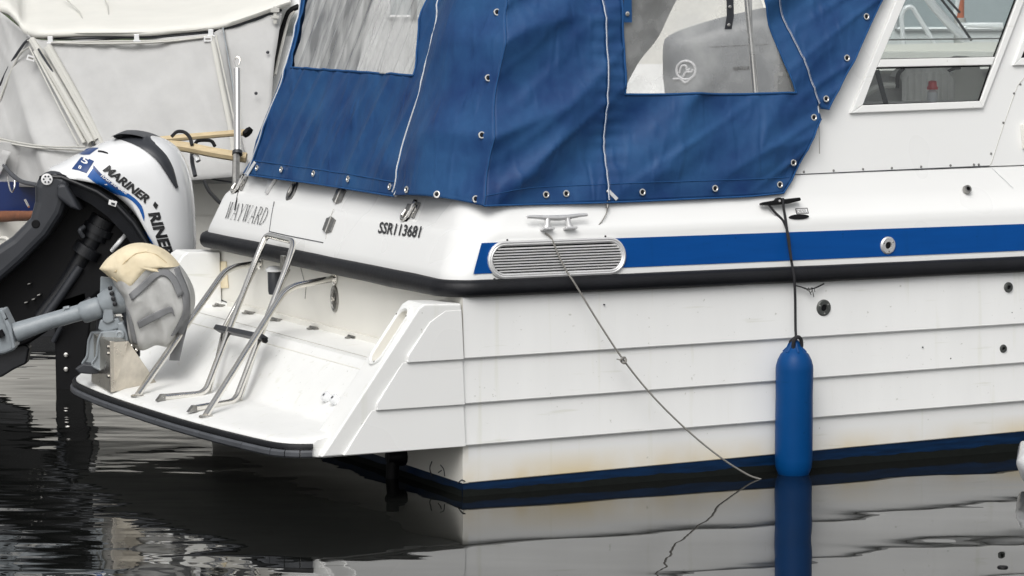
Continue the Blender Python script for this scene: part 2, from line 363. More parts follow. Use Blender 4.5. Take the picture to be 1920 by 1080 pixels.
# --- hull: side planks, transom, bottom
def boot(s): return 0.068 + 0.036 * min(s, 6) / 3.28
hull_bottom_rows = []
def side_t(s): return (BEAM / 2) * (max(0.0, s - 3.6) / 4.4) ** 2.2 if s > 3.6 else 0.0
SS = [0.0, 0.3, 0.6, 1.0, 1.5, 2.0, 2.5, 3.0, 3.6, 4.0, 4.5, 5.0, 5.6, 6.2, 6.8, 7.3, 7.7, 8.0]
for z in ('top', -0.02, -0.4):
    row = [V((s, 0.006 + side_t(s), boot(s) if z == 'top' else z)) for s in reversed(SS)]
    row += [V((0.004, 0.006 + (BEAM - .012) * k / 10, boot(0) if z == 'top' else z)) for k in range(0, 11)]
    row += [V((s, BEAM - 0.006 - side_t(s), boot(s) if z == 'top' else z)) for s in SS]
    hull_bottom_rows.append(row)
hull = obj('hull_bottom', grid(hull_bottom_rows), 'antifoul', boat)
weed = []
for sd_ in (0, 1):
    rows = [[], []]
    N_ = 160
    for k in range(N_ + 1):
        s_ = 6.0 * k / N_; t_ = 0.003 + side_t(s_); t_ = t_ if sd_ == 0 else BEAM - t_
        h_ = boot(s_) * .42 + .012 * noise.noise((s_ * 4, 1.7, sd_)) + .008 * noise.noise((s_ * 17, 3.7, sd_))
        rows[0].append(V((s_, t_, h_))); rows[1].append(V((s_, t_, -.08)))
    weed.append(grid(rows))
rows = [[V((-.001, .01 + (BEAM - .02) * k / 60, .03 + .012 * noise.noise((k * .3, 5, 0)))) for k in range(61)], [V((-.001, .01 + (BEAM - .02) * k / 60, -.08)) for k in range(61)]]
obj('weed_line', join(*weed, grid(rows)), 'weed', hull)
ZB = [0.066, 0.249, 0.451, 0.669, 0.975]
DZ = [0.036, 0.016, 0.017, 0.005, -0.012]
for sd_ in (0, 1):
    for k in range(4):
        rows = []
        prof = [(0.0, ZB[k + 1] + 0.004, DZ[k + 1]), (-0.016, ZB[k] + 0.012, DZ[k]), (-0.0175, ZB[k] + 0.006, DZ[k]), (-0.015, ZB[k] + 0.001, DZ[k]), (0.012, ZB[k], DZ[k])]
        if k == 0: prof = [(0.002, ZB[1] + 0.004, DZ[1]), (0.0, ZB[0] + 0.004, DZ[0]), (0.0035, ZB[0], DZ[0]), (0.02, ZB[0], DZ[0])]
        for t, z, dz in prof:
            row = []
            for s in SS:
                tt = t + side_t(s)
                row.append(V((s, tt if sd_ == 0 else BEAM - tt, z + dz * min(s, 4.5) / 3.28)))
            rows.append(row)
        obj('plank', grid(rows), 'gelcoat_stained' if k < 1 else 'gelcoat_hull', boat, smooth=True, angle=25)
tr = Fr((0, 0, 0), (0, -1, 0), (0, 0, 1))     # n = (-1,0,0) aft; a = -t
transom = obj('transom', box(tr, -BEAM + 0.001, -0.001, 0.066, 0.98, -0.03, 0.0), 'gelcoat_cream', boat)

# --- upper moulding, rub rail, blue stripe
MOULD = [(0.012, -0.012, 0.10, 0.975, -0.015), (0.0, -0.06, 0.15, 1.02, -0.015), (0.0, -0.062, 0.15, 1.05, -0.015), (0.004, -0.05, 0.155, 1.085, -0.02),
         (0.016, 0.012, 0.19, 1.235, 0.0), (0.022, 0.026, 0.19, 1.258, 0.012), (0.034, 0.042, 0.19, 1.274, 0.018), (0.055, 0.062, 0.19, 1.287, 0.018),
         (0.098, 0.11, 0.22, 1.385, 0.0), (0.138, 0.18, 0.2, 1.482, 0.006), (0.16, 0.2, 0.2, 1.487, 0.006), (0.42, 0.45, 0.2, 1.49, 0.0)]
obj('deck_moulding', grid(band(MOULD)), 'gelcoat', boat, smooth=True, angle=50)
RUB = [(0.012, 1.043), (-0.014, 1.044), (-0.034, 1.037), (-0.046, 1.022), (-0.050, 1.000), (-0.045, 0.978), (-0.030, 0.963), (0.012, 0.958)]
def rub_rows():
    rows = []
    for i, (o, z) in enumerate(RUB):
        row = []
        for j, (s, t) in enumerate(plan(o, -0.058 + o, 0.15 - o)):
            k = noise.noise((s * 3.1, t * 3.1, i * 0.4)) * 0.0035
            stern = 0.002 if (s < 0.1 and t > 0.2) else 0.0
            row.append(V((s, t + k, z + (stern if i < 4 else -stern) - 0.015 * min(max(s, 0), 4.5) / 3.26 + k)))
        rows.append(row)
    return rows
rub = obj('rub_rail', grid(rub_rows()), 'rubber', boat, smooth=True, angle=60)
# stripe lies 2 mm proud of the moulding's side face
def face_t(z): return 0.004 + 0.012 * (z - 1.085) / 0.15
def stripe():
    rows = []
    for f in (0, 1):
        row = []
        for s in [None] + [0.5, 0.8, 1.2, 1.6, 2, 2.5, 3, 3.6, 4, 4.5, 5, 5.6, 6.2, 6.8, 7.3, 7.7, 8.0]:
            if s is None:
                p = T(887, 517, 0.002) if f == 0 else T(903, 458, 0.01); s = p.x
            z = (1.0725 - 0.014 * min(s, 4.5) / 3.26) if f == 0 else (1.219 - 0.022 * min(s, 4.5) / 3.26)
            row.append(V((s, face_t(z) - 0.0035 + side_t(s), z)))
        rows.append(row)
    return grid(rows)
obj('side_stripe', stripe(), 'stripe', boat)

# --- swim platform
EDGE = [(0.03, -0.765), (0.06, -0.83), (0.12, -0.885), (0.25, -0.925), (0.72, -0.990), (1.3, -1.035), (2.05, -1.055), (2.55, -1.035), (2.77, -0.995), (2.93, -0.92), (3.06, -0.80), (3.16, -0.60)]
edge_c = catmull([(s, t, 0) for t, s in EDGE], 5)
def platform():
    rows = []
    for p in edge_c:
        e = p.x; t = p.y
        prof = [(0.002, 0.655), (-0.012, 0.640), (-0.05, 0.636), (-0.285, 0.630), (-0.305, 0.627), (-0.318, 0.616), (-0.48, 0.452), (-0.560, 0.372), (-0.575, 0.359), (-0.60, 0.350),
                (min(-0.615, e + 0.10), 0.335), (e + 0.05, 0.326), (e + 0.02, 0.320), (e + 0.004, 0.308), (e + 0.004, 0.245), (e + 0.05, 0.236), (-0.35, 0.238), (0.0, 0.240)]
        prof2 = []
        for i, (s, z) in enumerate(prof):
            if i < 10: s = max(s, e + 0.02 * (10 - i) / 10 + .11) if e > -0.75 else s
            prof2.append(V((s, t, z)))
        rows.append(prof2)
    vs, fs = grid(rows); m = len(rows[0]); n = len(rows)
    fs.append(tuple(range(m))); fs.append(tuple(range((n - 1) * m + m - 1, (n - 1) * m - 1, -1)))
    return vs, fs
plat = obj('swim_platform', platform(), 'gelcoat_deck', boat, smooth=True, angle=28)
obj('locker_lid_edge', tube([V((-0.262, t, 0.6325)) for t in (0.2, 1.5, 2.95)], .0022, 6), 'awning_trim', plat)
obj('locker_lid_edge', tube([V((-0.345, t, 0.5895)) for t in (0.2, 1.5, 2.95)], .003, 6), 'gelcoat_cream', plat)
def strip(path, prof):                     # prof: (outward, z) along the platform edge
    rows = [[] for _ in prof]; N = len(path)
    for i, p in enumerate(path):
        d = (path[min(i + 1, N - 1)] - path[max(i - 1, 0)]).normalized(); nrm = V((-d.y, d.x, 0))
        if nrm.x > 0.05 and i < N / 2: nrm = -nrm
        nrm = V((-abs(d.y), d.x if d.y > 0 else -d.x, 0)).normalized()
        for r, (o, z) in zip(rows, prof): r.append(V((p.x, p.y, z)) + nrm * o)
    vs, fs = grid(rows, closed_v=True); m = N; k = len(prof)
    fs.append(tuple(j * m for j in range(k))); fs.append(tuple(j * m + m - 1 for j in reversed(range(k)))); return vs, fs
ec = catmull([(p.x, p.y, 0) for p in edge_c], 3)
obj('edge_trim', strip(ec, [(0.0, 0.306), (0.014, 0.303), (0.018, 0.294), (0.018, 0.283), (0.0, 0.281)]), 'rubber', boat, smooth=True)
L = len(ec); nseg = 13
for k in range(nseg):
    a, b = int(L * k / nseg), int(L * (k + 1) / nseg)
    seg = ec[a:b + 1]
    if len(seg) < 3: continue
    d0 = (seg[1] - seg[0]).normalized() * 0.004; seg = [seg[0] + d0] + seg[1:]
    obj('trim_segment', strip(seg, [(0.0, 0.279), (0.020, 0.277), (0.028, 0.268), (0.028, 0.250), (0.020, 0.241), (0.0, 0.239)]), 'rubber_grey', plat, smooth=True)

# --- side wings of the platform
def wing(side):
    t0 = 0.0 if side == 0 else BEAM
    fr = Fr((0, t0, 0), (1, 0, 0), (0, 0, 1)) if side == 0 else Fr((0, t0, 0), (-1, 0, 0), (0, 0, 1))
    sg = 1 if side == 0 else -1
    P = lambda pts: [(sg * a, b) for a, b in (pts if side == 0 else list(reversed(pts)))]
    w = obj('platform_wing', prism(fr, P([(0.004, 0.245), (-0.012, 0.935), (-0.205, 0.942), (-0.235, 0.925), (-0.742, 0.245)][::-1]), -0.185, 0.012), 'gelcoat_deck', boat)
    bevel(w, 0.009, 3)
    zs = [(0.249, 0.451), (0.451, 0.669), (0.669, 0.905)]
    for zb, zt in zs:
        dg = lambda z: -0.228 - (0.937 - z) * 0.7405 + 0.105
        seam = lambda z: 0.004 - 0.016 * (z - 0.25) / 0.68
        cut = 0.03
        tl = [(dg(zt) + 0.00, zt)] if zt < .9 else [(dg(zt) + .05, zt), (dg(zt - .05) + 0.005, zt - 0.05)]
        poly = [(seam(zb), zb), (seam(zt), zt)] + tl + [(dg(zb + cut), zb + cut), (dg(zb) + 0.02 if zb > .3 else dg(zb), zb)]
        n = len(poly); front = []; back = []
        for a, b in poly:
            c = 0.0135 + 0.0145 * (zt - b) / (zt - zb)
            front.append(fr(sg * a, b, c)); back.append(fr(sg * a, b, 0.0))
        vs = front + back
        fs = [tuple(range(n))] + [(i, n + i, n + (i + 1) % n, (i + 1) % n) for i in range(n)]
        bevel(obj('wing_plank', (vs, fs), 'gelcoat', w), 0.003, 2)
    return w
wing_s = wing(0); wing(1)
d = V((0.595, 0, 0.804)); pm = T(739, 632, 0.055)
pm = V((-0.235 - (0.925 - pm.z) * (0.507 / 0.68), 0.086, pm.z))
sf = Fr(pm, (0, -1, 0), d)
sw = lambda hl, hh: [(b, a) for a, b in stadium(hl, hh, 8)]
cut = obj('cutter', prism(sf, [(a, b) for a, b in reversed(sw(0.144, 0.048))], -0.075, 0.06), None)
bm_ = wing_s.modifiers.new('cut', 'BOOLEAN'); bm_.operation = 'DIFFERENCE'; bm_.object = cut; cut.parent = boat
dg_e = bpy.context.evaluated_depsgraph_get(); new_me = bpy.data.meshes.new_from_object(wing_s.evaluated_get(dg_e))
wing_s.modifiers.clear(); wing_s.data = new_me; bpy.data.objects.remove(cut)
hand = obj('hand_hold', ring_geo(sf, [(sw(0.165, 0.068), -0.004), (sw(0.164, 0.067), 0.012), (sw(0.153, 0.057), 0.014), (sw(0.147, 0.050), 0.008), (sw(0.143, 0.047), -0.0005)]), 'gelcoat_deck', wing_s, smooth=True)
vs, fs = ring_geo(sf, [(sw(0.143, 0.047), 0.006), (sw(0.141, 0.045), -0.045), (sw(0.132, 0.036), -0.062), (sw(0.06, 0.012), -0.064)]); fs.append(tuple(range(len(vs) * 3 // 4, len(vs))))
obj('hand_hold_recess', (vs, fs), 'gelcoat_cream', wing_s)
for a, b in ((0.055, 0.115), (-0.055, 0.115), (0.03, -0.148)):
    obj('screw', lathe(Fr(sf(a, b, 0.012), sf.e1, sf.e2), [(0.0045, 0), (0.0045, 0.003), (0.002, 0.004)], 10), 'steel_dull', wing_s)

# --- fittings on the platform
def flange(p, e1, e2, r=0.026, m='steel', parent=boat, h=0.008):
    return obj('flange', lathe(Fr(p, e1, e2), [(r, 0), (r, h * .6), (r * .8, h), (r * .4, h)], 18), m, parent, smooth=True)
def grab(px):
    p0 = S(*px[0], -0.004); f = Z(*px[-1], 0.335)
    pts = [p0]
    for (x, y), w in zip(px[1:-1], (0.12, 0.28)):
        pts.append(T(x, y, p0.y + (f.y - p0.y) * w))
    pts.append(f)
    g = obj('grab_rail', tube(filleted(pts, 0.09, 6), 0.0175, 12), 'steel', boat, smooth=True)
    flange(p0, (0, -1, 0), (0, 0, 1), 0.036, parent=g); flange(f + V((0, 0, -0.006)), (1, 0, 0), (0, 1, 0), 0.036, parent=g)
grab([(487, 493), (425, 503), (258, 741)]); grab([(627, 522), (537, 539), (386, 779)])
LP = lambda x, y, off=0.0: S(x, y, -0.655 + off, 0.674, 0.34)
lad = obj('boarding_ladder', tube(filleted([Z(303, 745, .352), Z(384, 738, .352), LP(478, 492), LP(499, 440), LP(552, 453), LP(539, 497), Z(441, 753, .352), Z(362, 766, .352)], 0.055, 7), 0.0168, 12), 'steel', boat, smooth=True)
l2 = tube([LP(480, 503, .035), LP(421, 612, .035), Z(393, 735, .352)], 0.012, 10); r2 = tube([LP(541, 505, .035), LP(493, 610, .035), Z(450, 750, .352)], 0.012, 10)
obj('ladder_extension', join(l2, r2), 'steel', lad, smooth=True)
ta, tb = LP(410, 617, -.01), LP(497, 635, -.01)
tf = Fr((ta + tb) / 2, tb - ta, V((0.56, 0, 0.83)))
hl = (tb - ta).length / 2
bevel(obj('ladder_tread', box(tf, -hl, hl, -0.014, 0.014, -0.016, 0.03), 'motor_slate', lad), 0.004)
obj('end_cap', lathe(Fr(tf(hl, -.01, 0), tf.e2, tf.n), [(0.014, 0), (0.014, .02), (.008, .026)], 10), 'black', lad, smooth=True)
bevel(obj('ladder_catch', box(Fr(LP(533, 497, .05), (0, -1, 0), (0, 0, 1)), -.03, .01, -.03, .05, -.01, .012), 'steel_dull', lad), .004)
for x, y in ((303, 745), (362, 766)):
    p = Z(x, y, .352); obj('ladder_foot', prism(Fr(p + V((-.004, 0, 0)), (1, 0, 0), (0, 0, 1)), [(-.026, -.016), (.02, -.016), (.02, .016), (0.0, .016)], -.016, .016), 'steel_dull', lad)
# locker lid hinges along the ledge
for x, y in ((410, 573), (466, 587), (516, 600), (588, 616), (660, 633)):
    p = Z(x, y, 0.640); fr = Fr(p, (0, -1, 0), (1, 0, 0)); fr.n = V((0, 0, 1)); fr.e2 = V((-1, 0, 0))
    g = join(box(fr, -.045, .045, -.012, .012, -.004, .004), tube([fr(-.045, 0, .006), fr(.045, 0, .006)], .007, 8), box(fr, -.016, .016, -.034, .034, -.003, .005))
    obj('locker_hinge', g, 'steel_dull', plat)
obj('locker_trim', box(Fr((0, 0, 0), (0, -1, 0), (0, 0, 1)), -3.0, -0.14, 0.637, 0.668, 0.001, 0.02), 'gelcoat_cream', boat)
# transom fittings: locker door outline, shower cup, latch, yellowed plate
def lineon(pts, r=0.0035, m='motor_slate', name='panel_gap', parent=boat): return obj(name, tube(pts, r, 6), m, parent)
lineon([S(*q, -0.001) for q in ((400, 483), (404, 530), (409, 560), (430, 569))], parent=transom)
lineon([S(*q, -0.001) for q in ((564, 502), (570, 525), (574, 540), (572, 560))], 0.0025, 'steel_dull', parent=transom)
bevel(obj('yellowed_plate', prism(Fr(S(415, 510, -0.002), (0, -1, 0), (0, 0, 1)), [(tr.uv(S(x, y, 0))[0] - tr.uv(S(415, 510, 0))[0], tr.uv(S(x, y, 0))[1] - S(415, 510, 0).z) for x, y in ((411, 490), (425, 490), (429, 540), (412, 541))][::-1], 0, .006), 'cover_cream', transom), .002)
p = S(527, 520, -0.004); fr = Fr(p, (0, -1, 0), (0, 0, 1))
cup = obj('shower_cup', lathe(Fr(p + V((-.04, 0, -.09)), (1, 0, 0), (0, 1, 0)), [(.03, 0), (.034, .02), (.036, .12), (.032, .125)], 18), 'motor_slate', transom, smooth=True)
obj('shower_cup_lid', lathe(Fr(p + V((-.04, 0, .034)), (1, 0, 0), (0, 1, 0)), [(.046, 0), (.048, .012), (.03, .026), (.01, .03)], 18), 'white_paint', transom, smooth=True)
fr = Fr(S(628, 560, -0.002), (0, -1, 0), (0, 0, 1))
el = lambda a, b: [(a * math.cos(k * math.pi / 12), b * math.sin(k * math.pi / 12)) for k in range(24)]
vs, fs = ring_geo(fr, [(el(.045, .07), 0), (el(.044, .069), .008), (el(.036, .060), .010), (el(.030, .054), .003)]); fs.append(tuple(range(72, 96)))
lt = obj('locker_latch', (vs, fs), 'steel_fitting', transom, smooth=True)
obj('latch_pull', box(fr, -.008, .010, -.03, .03, .004, .016), 'steel_dull', lt); obj('latch_bolt', lathe(Fr(fr(0, 0, .006), fr.e1, fr.e2), [(.016, 0), (.014, .012), (.004, .016)], 14), 'steel', lt, smooth=True)
# little white socket on the platform slope
for x, y in ((613, 745), (629, 750)):
    p = S(x, y, -0.575, 0.85, 0.362); fr = Fr(p, (0, -1, 0), (.65, 0, .76))
    so = obj('deck_socket', lathe(fr, [(.024, -.01), (.026, .012), (.022, .022), (.012, .022)], 16), 'white_paint', plat, smooth=True)
    obj('socket_hole', lathe(Fr(fr(0, 0, .0225), fr.e1, fr.e2), [(.008, 0), (.008, .001)], 10), 'motor_slate', so)
# mounting bracket for the small outboard
b0 = Z(171, 713, .327); b1 = Z(213, 735, .327); b2 = Z(297, 722, .327)
zt = T(208, 641, b1.y).z
g = ([b0, b1, b2, V((b1.x, b1.y, zt)), V((b1.x + .10, b1.y, zt)), V((b0.x, b0.y, .327 + .13)), b0 + (b2 - b1), V((b0.x, b0.y, .327))],
     [])
w_ = b0 - b1
poly = [V((0, 0, 0)), b2 - b1, V((.085, 0, zt - b1.z)), V((0, 0, zt - b1.z))]
vs = [b1 + q for q in poly] + [b1 + w_ * .82 + q for q in poly]
brk = obj('motor_bracket', (vs, [(0, 1, 2, 3), (7, 6, 5, 4), (0, 3, 7, 4), (1, 5, 6, 2), (3, 2, 6, 7), (0, 4, 5, 1)]), 'steel_stained', boat); bevel(brk, .004)
fr = Fr(b1 + V((-.006, .0, 0)), w_, (0, 0, 1))
bevel(obj('bracket_pad', box(fr, -.004, w_.length * .84, .0, zt - b1.z + .004, -.012, .012), 'steel_stained', brk), .003)
for bb in (.08, .2, zt - b1.z - .03):
    obj('bolt', lathe(Fr(fr(.03, bb, -.013), fr.e1, -fr.e2), [(.010, 0), (.010, .006), (.004, .008)], 6), 'steel_dull', brk)
# trim cylinder and hose on the transom, below the platform
p = S(757, 862, 0.0)
ex = obj('trim_cylinder', tube([p + V((-.06, 0, .10)), p + V((-.06, 0, -.02)), p + V((-.08, 0, -.30))], .032, 14), 'black', boat, smooth=True)
obj('trim_bracket', lathe(Fr(p + V((0, 0, .02)), (0, -1, 0), (0, 0, 1)), [(.05, 0), (.05, .05), (.03, .09)], 14), 'black', ex, smooth=True)
for pts in (((810, 865), (806, 878), (810, 893)), ((826, 872), (832, 880), (834, 893)), ((822, 886), (828, 882)), ((858, 906), (866, 900), (872, 903))):
    obj('scuff_mark', tube(catmull([S(*q, -0.001) for q in pts], 4), .003, 5), 'motor_slate', transom)

# --- lettering and hardware on the stern face (plane between rub rail and knuckle)
def ST(x, y, off=0.0): return S(x, y, -0.05 - off, 0.062 / 0.15, 1.085)
def stern_frame(p0, p1, off=0.004):        # baseline p0->p1 in pixels; frame on the stern face
    a, b = ST(*p0, off), ST(*p1, off); return Fr(a, b - a, V((0.062, 0, 0.15))), (b - a).length
f, w = stern_frame((708, 437), (786, 446))
h = (ST(714, 414) - ST(708, 437)).length
obj('registration_lettering', text_geo('SSR113681', f, w * 1.0, h * .92, bold=0.022, shear=-0.24, c=.001), 'lettering', boat)
def serif_word(word, f, w, h):
    G = {'W': 1.25, 'A': 1.0, 'Y': .95, 'R': .92, 'D': 1.0}; tot = sum(G[c] for c in word) + .2 * (len(word) - 1); u = w / tot; x = 0; out = []
    tk, tn = .11 * u, .05 * u
    def add(*l): out.append((x + l[0] * u, l[1] * h, x + l[2] * u, l[3] * h, l[4]))
    def ser(cx, y): add(cx - .14, y, cx + .14, y, .03 * u)
    for c in word:
        g = G[c]
        if c == 'W':
            add(.05, 1, .35, 0, tk); add(.35, 0, .62, 1, tn); add(.5, 1, .82, 0, tk); add(.82, 0, 1.15, 1, tn); ser(.05, 1); ser(.56, 1); ser(1.15, 1)
        elif c == 'A':
            add(.05, 0, .48, 1, tn); add(.48, 1, .92, 0, tk); add(.2, .36, .75, .36, tn); ser(.06, 0); ser(.9, 0)
        elif c == 'Y':
            add(.05, 1, .48, .48, tk); add(.9, 1, .48, .48, tn); add(.48, .5, .48, 0, tk); ser(.06, 1); ser(.88, 1); ser(.48, 0)
        elif c in 'RD':
            add(.16, 0, .16, 1, tk); ser(.16, 1); ser(.16, 0)
            y0 = .48 if c == 'R' else 0.0; rx = .58 if c == 'R' else .74
            pr = None
            for k in range(13):
                a = math.pi / 2 - math.pi * k / 12; q = (.16 + rx * max(0, math.cos(a)) ** .8, (1 + y0) / 2 + (1 - y0) / 2 * math.sin(a))
                if pr: add(pr[0], pr[1], q[0], q[1], tk if 3 < k < 10 else tn)
                pr = q
            if c == 'R': add(.45, .48, .88, 0, tk); ser(.88, 0)
        x += (g + .2) * u
    return strokes(f, [(a + .10 * b, b, c_ + .10 * d_, d_, e) for a, b, c_, d_, e in out], .002)
f, w = stern_frame((420, 409), (494, 422)); h = (ST(427, 381) - ST(421, 410)).length
obj('name_lettering', serif_word('WAYWARD', f, w, h), 'lettering', boat)
# transom gate seams and hinges
def KT(x, y, off=0.0): return S(x, y, 0.062 - off, 0.048 / 0.098, 1.287)
gate = lineon([ST(514, 378, .001), ST(509, 405, .001), ST(505, 434, .001), ST(540, 442, .001), ST(606, 455, .001)], .0028, 'rubber_grey')
lineon([ST(611, 448, .001), ST(617, 412, .001), ST(626, 392, .001)], .002, 'awning_trim', parent=gate)
lineon([KT(632, 378, .002), KT(638, 350, .002)], .002, 'awning_trim', parent=gate)
def leaf_hinge(fr, parent=boat):
    g = join(prism(fr, [(-.055, -.032), (-.006, -.044), (-.006, .044), (-.055, .032)], 0, .008), prism(fr, [(.006, -.044), (.055, -.032), (.055, .032), (.006, .044)], 0, .008))
    hg = obj('gate_hinge', g, 'steel_fitting', parent)
    obj('hinge_pin', tube([fr(0, -.044, .008), fr(0, .044, .008)], .0085, 10), 'steel_dull', hg, smooth=True)
    for a in (-.03, .03):
        for b in (-.025, .025): obj('screw', lathe(Fr(fr(a, b, .006), fr.e1, fr.e2), [(.006, 0), (.005, .003), (.002, .0035)], 8), 'steel_dull', hg)
p = KT(637, 367, .002); leaf_hinge(Fr(p, (0, -1, 0), (.048, 0, .098)))
p = ST(618, 422, .002); leaf_hinge(Fr(p, (0, -1, 0), (.062, 0, .15)))
# oval deck filler, pad eye plate, clasps
fr = Fr(KT(548, 358, .002), (0, -1, 0), (.048, 0, .098))
vs, fs = ring_geo(fr, [(el(.048, .062), 0), (el(.047, .061), .007), (el(.040, .054), .009), (el(.026, .04), .001)]); fs.append(tuple(range(72, 96)))
ring = obj('mooring_eye_plate', (vs, fs), 'steel_fitting', boat, smooth=True)
obj('eye_recess', (lambda e: (e, [tuple(range(24))]))([fr(a, b, .0035) for a, b in el(.030, .044)]), 'motor_slate', ring)
obj('mooring_eye', tube([fr(.012 * math.cos(k / 16 * 6.284), .03 * math.sin(k / 16 * 6.284), .012) for k in range(17)], .007, 8), 'steel_dull', ring, smooth=True)
fr = Fr(KT(510, 345, .001), (0, -1, 0), (.048, 0, .098))
bevel(obj('flag_socket', prism(fr, [(-.035, .045), (.055, .055), (.012, -.06), (-.004, -.062)][::-1], 0.0, .02), 'alloy', boat), .004)
def clasp(fr, parent=boat):
    c = obj('lifting_clasp', tube(filleted([fr(-.05, .0, .012), fr(-.055, -.045, .02), fr(-.01, -.06, .02), fr(.012, -.04, .016), fr(.012, .05, .012)], .03), .008, 8), 'steel', parent, smooth=True)
    bevel(obj('clasp_plate', box(fr, -.07, -.03, -.04, .035, 0, .008), 'steel_dull', c), .003)
    bevel(obj('clasp_plate', box(fr, .03, .062, -.035, .05, 0, .008), 'steel_dull', c), .003)
    obj('clasp_strap', box(fr, -.012, .016, -.07, .06, .006, .011), 'black', c)
    obj('clasp_ring', tube([fr(.045 + .014 * math.cos(k / 14 * 6.284), .01 + .02 * math.sin(k / 14 * 6.284), .012) for k in range(15)], .004, 7), 'steel', c, smooth=True)
clasp(Fr(KT(772, 396, .003), (0, -1, 0), (.048, 0, .098))); clasp(Fr(KT(451, 346, .003), (0, -1, 0), (.048, 0, .098)))
obj('port_strap', tube([KT(447, 358, .006), ST(443, 378, .008), ST(440, 394, .008)], .0035, 7), 'black', boat)

# --- vent grille in the side stripe
lean = 0.012 / 0.15
def SD(x, y, off=0.0): return T(x, y, 0.004 - off, lean, 1.085)
c0 = SD(1044, 483.5, 0.002); e1 = SD(1150, 478.7, .002) - SD(940, 488.5, .002)
vf = Fr(c0, (1, 0, -0.005), (0, lean, 1))
HL, HH = (SD(1173, 480) - SD(915, 487)).length / 2, 0.0905
vs, fs = ring_geo(vf, [(stadium(HL, HH), 0), (stadium(HL, HH), .012), (stadium(HL - .008, HH - .008), .016), (stadium(HL - .014, HH - .014), .012), (stadium(HL - .018, HH - .018), .016), (stadium(HL - .024, HH - .024), .012), (stadium(HL - .027, HH - .027), .001)])
vent = obj('vent_grille', (vs, fs), 'vent_alloy', boat, smooth=True, angle=30)
n = len(stadium(1, .5)); vs = [vf(a, b, .002) for a, b in stadium(HL - .02, HH - .02)]
obj('vent_backing', (vs, [tuple(range(n))]), 'black', vent)
hh, rr = HH - .026, HH - .026
for k in range(9):
    b = hh - .006 - (k + .5) * (2 * hh - .008) / 9
    ext = (HL - .026 - rr) + math.sqrt(max(0, rr * rr - (b) ** 2))
    vs, fs = [], []
    prof = [(.0052, .006), (-.0005, .014), (-.003, .0135), (.001, .004)]
    rows = [[vf(a, b + pb, pc) for a in (-ext, ext)] for pb, pc in prof]
    obj('vent_slat', grid(rows, closed_v=True), 'vent_alloy', vent)
for x, y, m in ((951, 450, 'black'), (1135, 443, 'black'), (927, 524, 'black')):
    q = SD(x, y, .001); obj('screw', lathe(Fr(q, (1, 0, 0), (0, 0, 1)), [(.007 if y > 500 else .005, 0), (.004, .004)], 10), m, vent)

# --- skin fittings, rings, plates
def fitting(name, p, r, hole, m, fr=None, lip=.012):
    fr = fr or Fr(p, (1, 0, 0), (0, 0, 1))
    o = obj(name, lathe(fr, [(r, 0), (r, lip * .5), (r * .86, lip), (hole * 1.15, lip), (hole, lip * .3), (hole * .5, lip * .2)], 24), m, boat, smooth=True, angle=30)
    obj('fitting_hole', lathe(Fr(fr(0, 0, lip * .35), fr.e1, fr.e2), [(hole * .98, 0), (hole * .9, .002)], 18), 'black', o)
    if r > .035:
        for k in range(3):
            a = 0.6 + k * 2.094; obj('screw', lathe(Fr(fr(math.cos(a) * r * .68, math.sin(a) * r * .68, lip), fr.e1, fr.e2), [(.005, 0), (.003, .002)], 8), 'steel_dull', o)
    return o
fitting('tank_vent', SD(1664, 460, .004), .045, .017, 'alloy')
fitting('skin_fitting', T(1543.5, 577, -0.006), .042, .016, 'bronze_grey')
fitting('skin_fitting', T(1890, 538.5, -0.005), .027, .011, 'bronze_grey')
fitting('skin_fitting', T(1880, 653.5, -0.006), .022, .009, 'bronze_grey')
def CO(x, y, off=0.0): return T(x, y, 0.055 - off, 0.43, 1.300)
cn = V((0, 0.43, 1)).normalized()
fitting('side_light', CO(1812, 356, .002), .023, .010, 'steel_dull', Fr(CO(1812, 356, .002), (1, 0, 0), cn), .02)
for x, y, a in ((1690, 403, .05), (1768, 401.5, .058)):
    fr = Fr(Z(x, y, 1.30) , (1, 0, 0), (0, .6, .8)); q = CO(x, y, .001); fr.o = q
    obj('deck_plate', ring_geo(Fr(q, (1, 0, 0), cn), [([(a * math.cos(k * .2618), .009 * math.sin(k * .2618)) for k in range(24)], c) for c in (0, .006)] + [([(a * .7 * math.cos(k * .2618), .005 * math.sin(k * .2618)) for k in range(24)], .009)]), 'alloy', boat, smooth=True)
# sealant shreds hanging under the rub rail
obj('sealant_shred', tube(catmull([T(1490, 535, -.03), T(1502, 538, -.03), T(1514, 542, -.03), T(1528, 540, -.03), T(1545, 532, -.03)], 5), .0035, 6), 'black', rub)
for x0, x1, y1 in ((1509, 1517, 549), (1516, 1521, 556), (1523, 1519, 553), (1528, 1528, 550), (1521, 1526, 560)):
    a, b = T(x0, 539, -.03), T(x1, y1 - 3, -.028)
    obj('sealant_shred', tube(catmull([a, (a + b) / 2 + V((random.uniform(-.006, .006), -.004, -.002)), b], 4), .0018, 5), 'black', rub)
# hull nicks
for x, y, r in ((1730, 651, .0035), (1782, 672, .004), (1776, 682, .0025), (1782, 684, .002), (1133, 571, .0035), (1897, 586, .003)):
    obj('nick', lathe(Fr(T(x, y, -.0105), (1, 0, 0), (0, 0, 1)), [(r, -.006), (r, .004)], 7), 'motor_slate', boat)

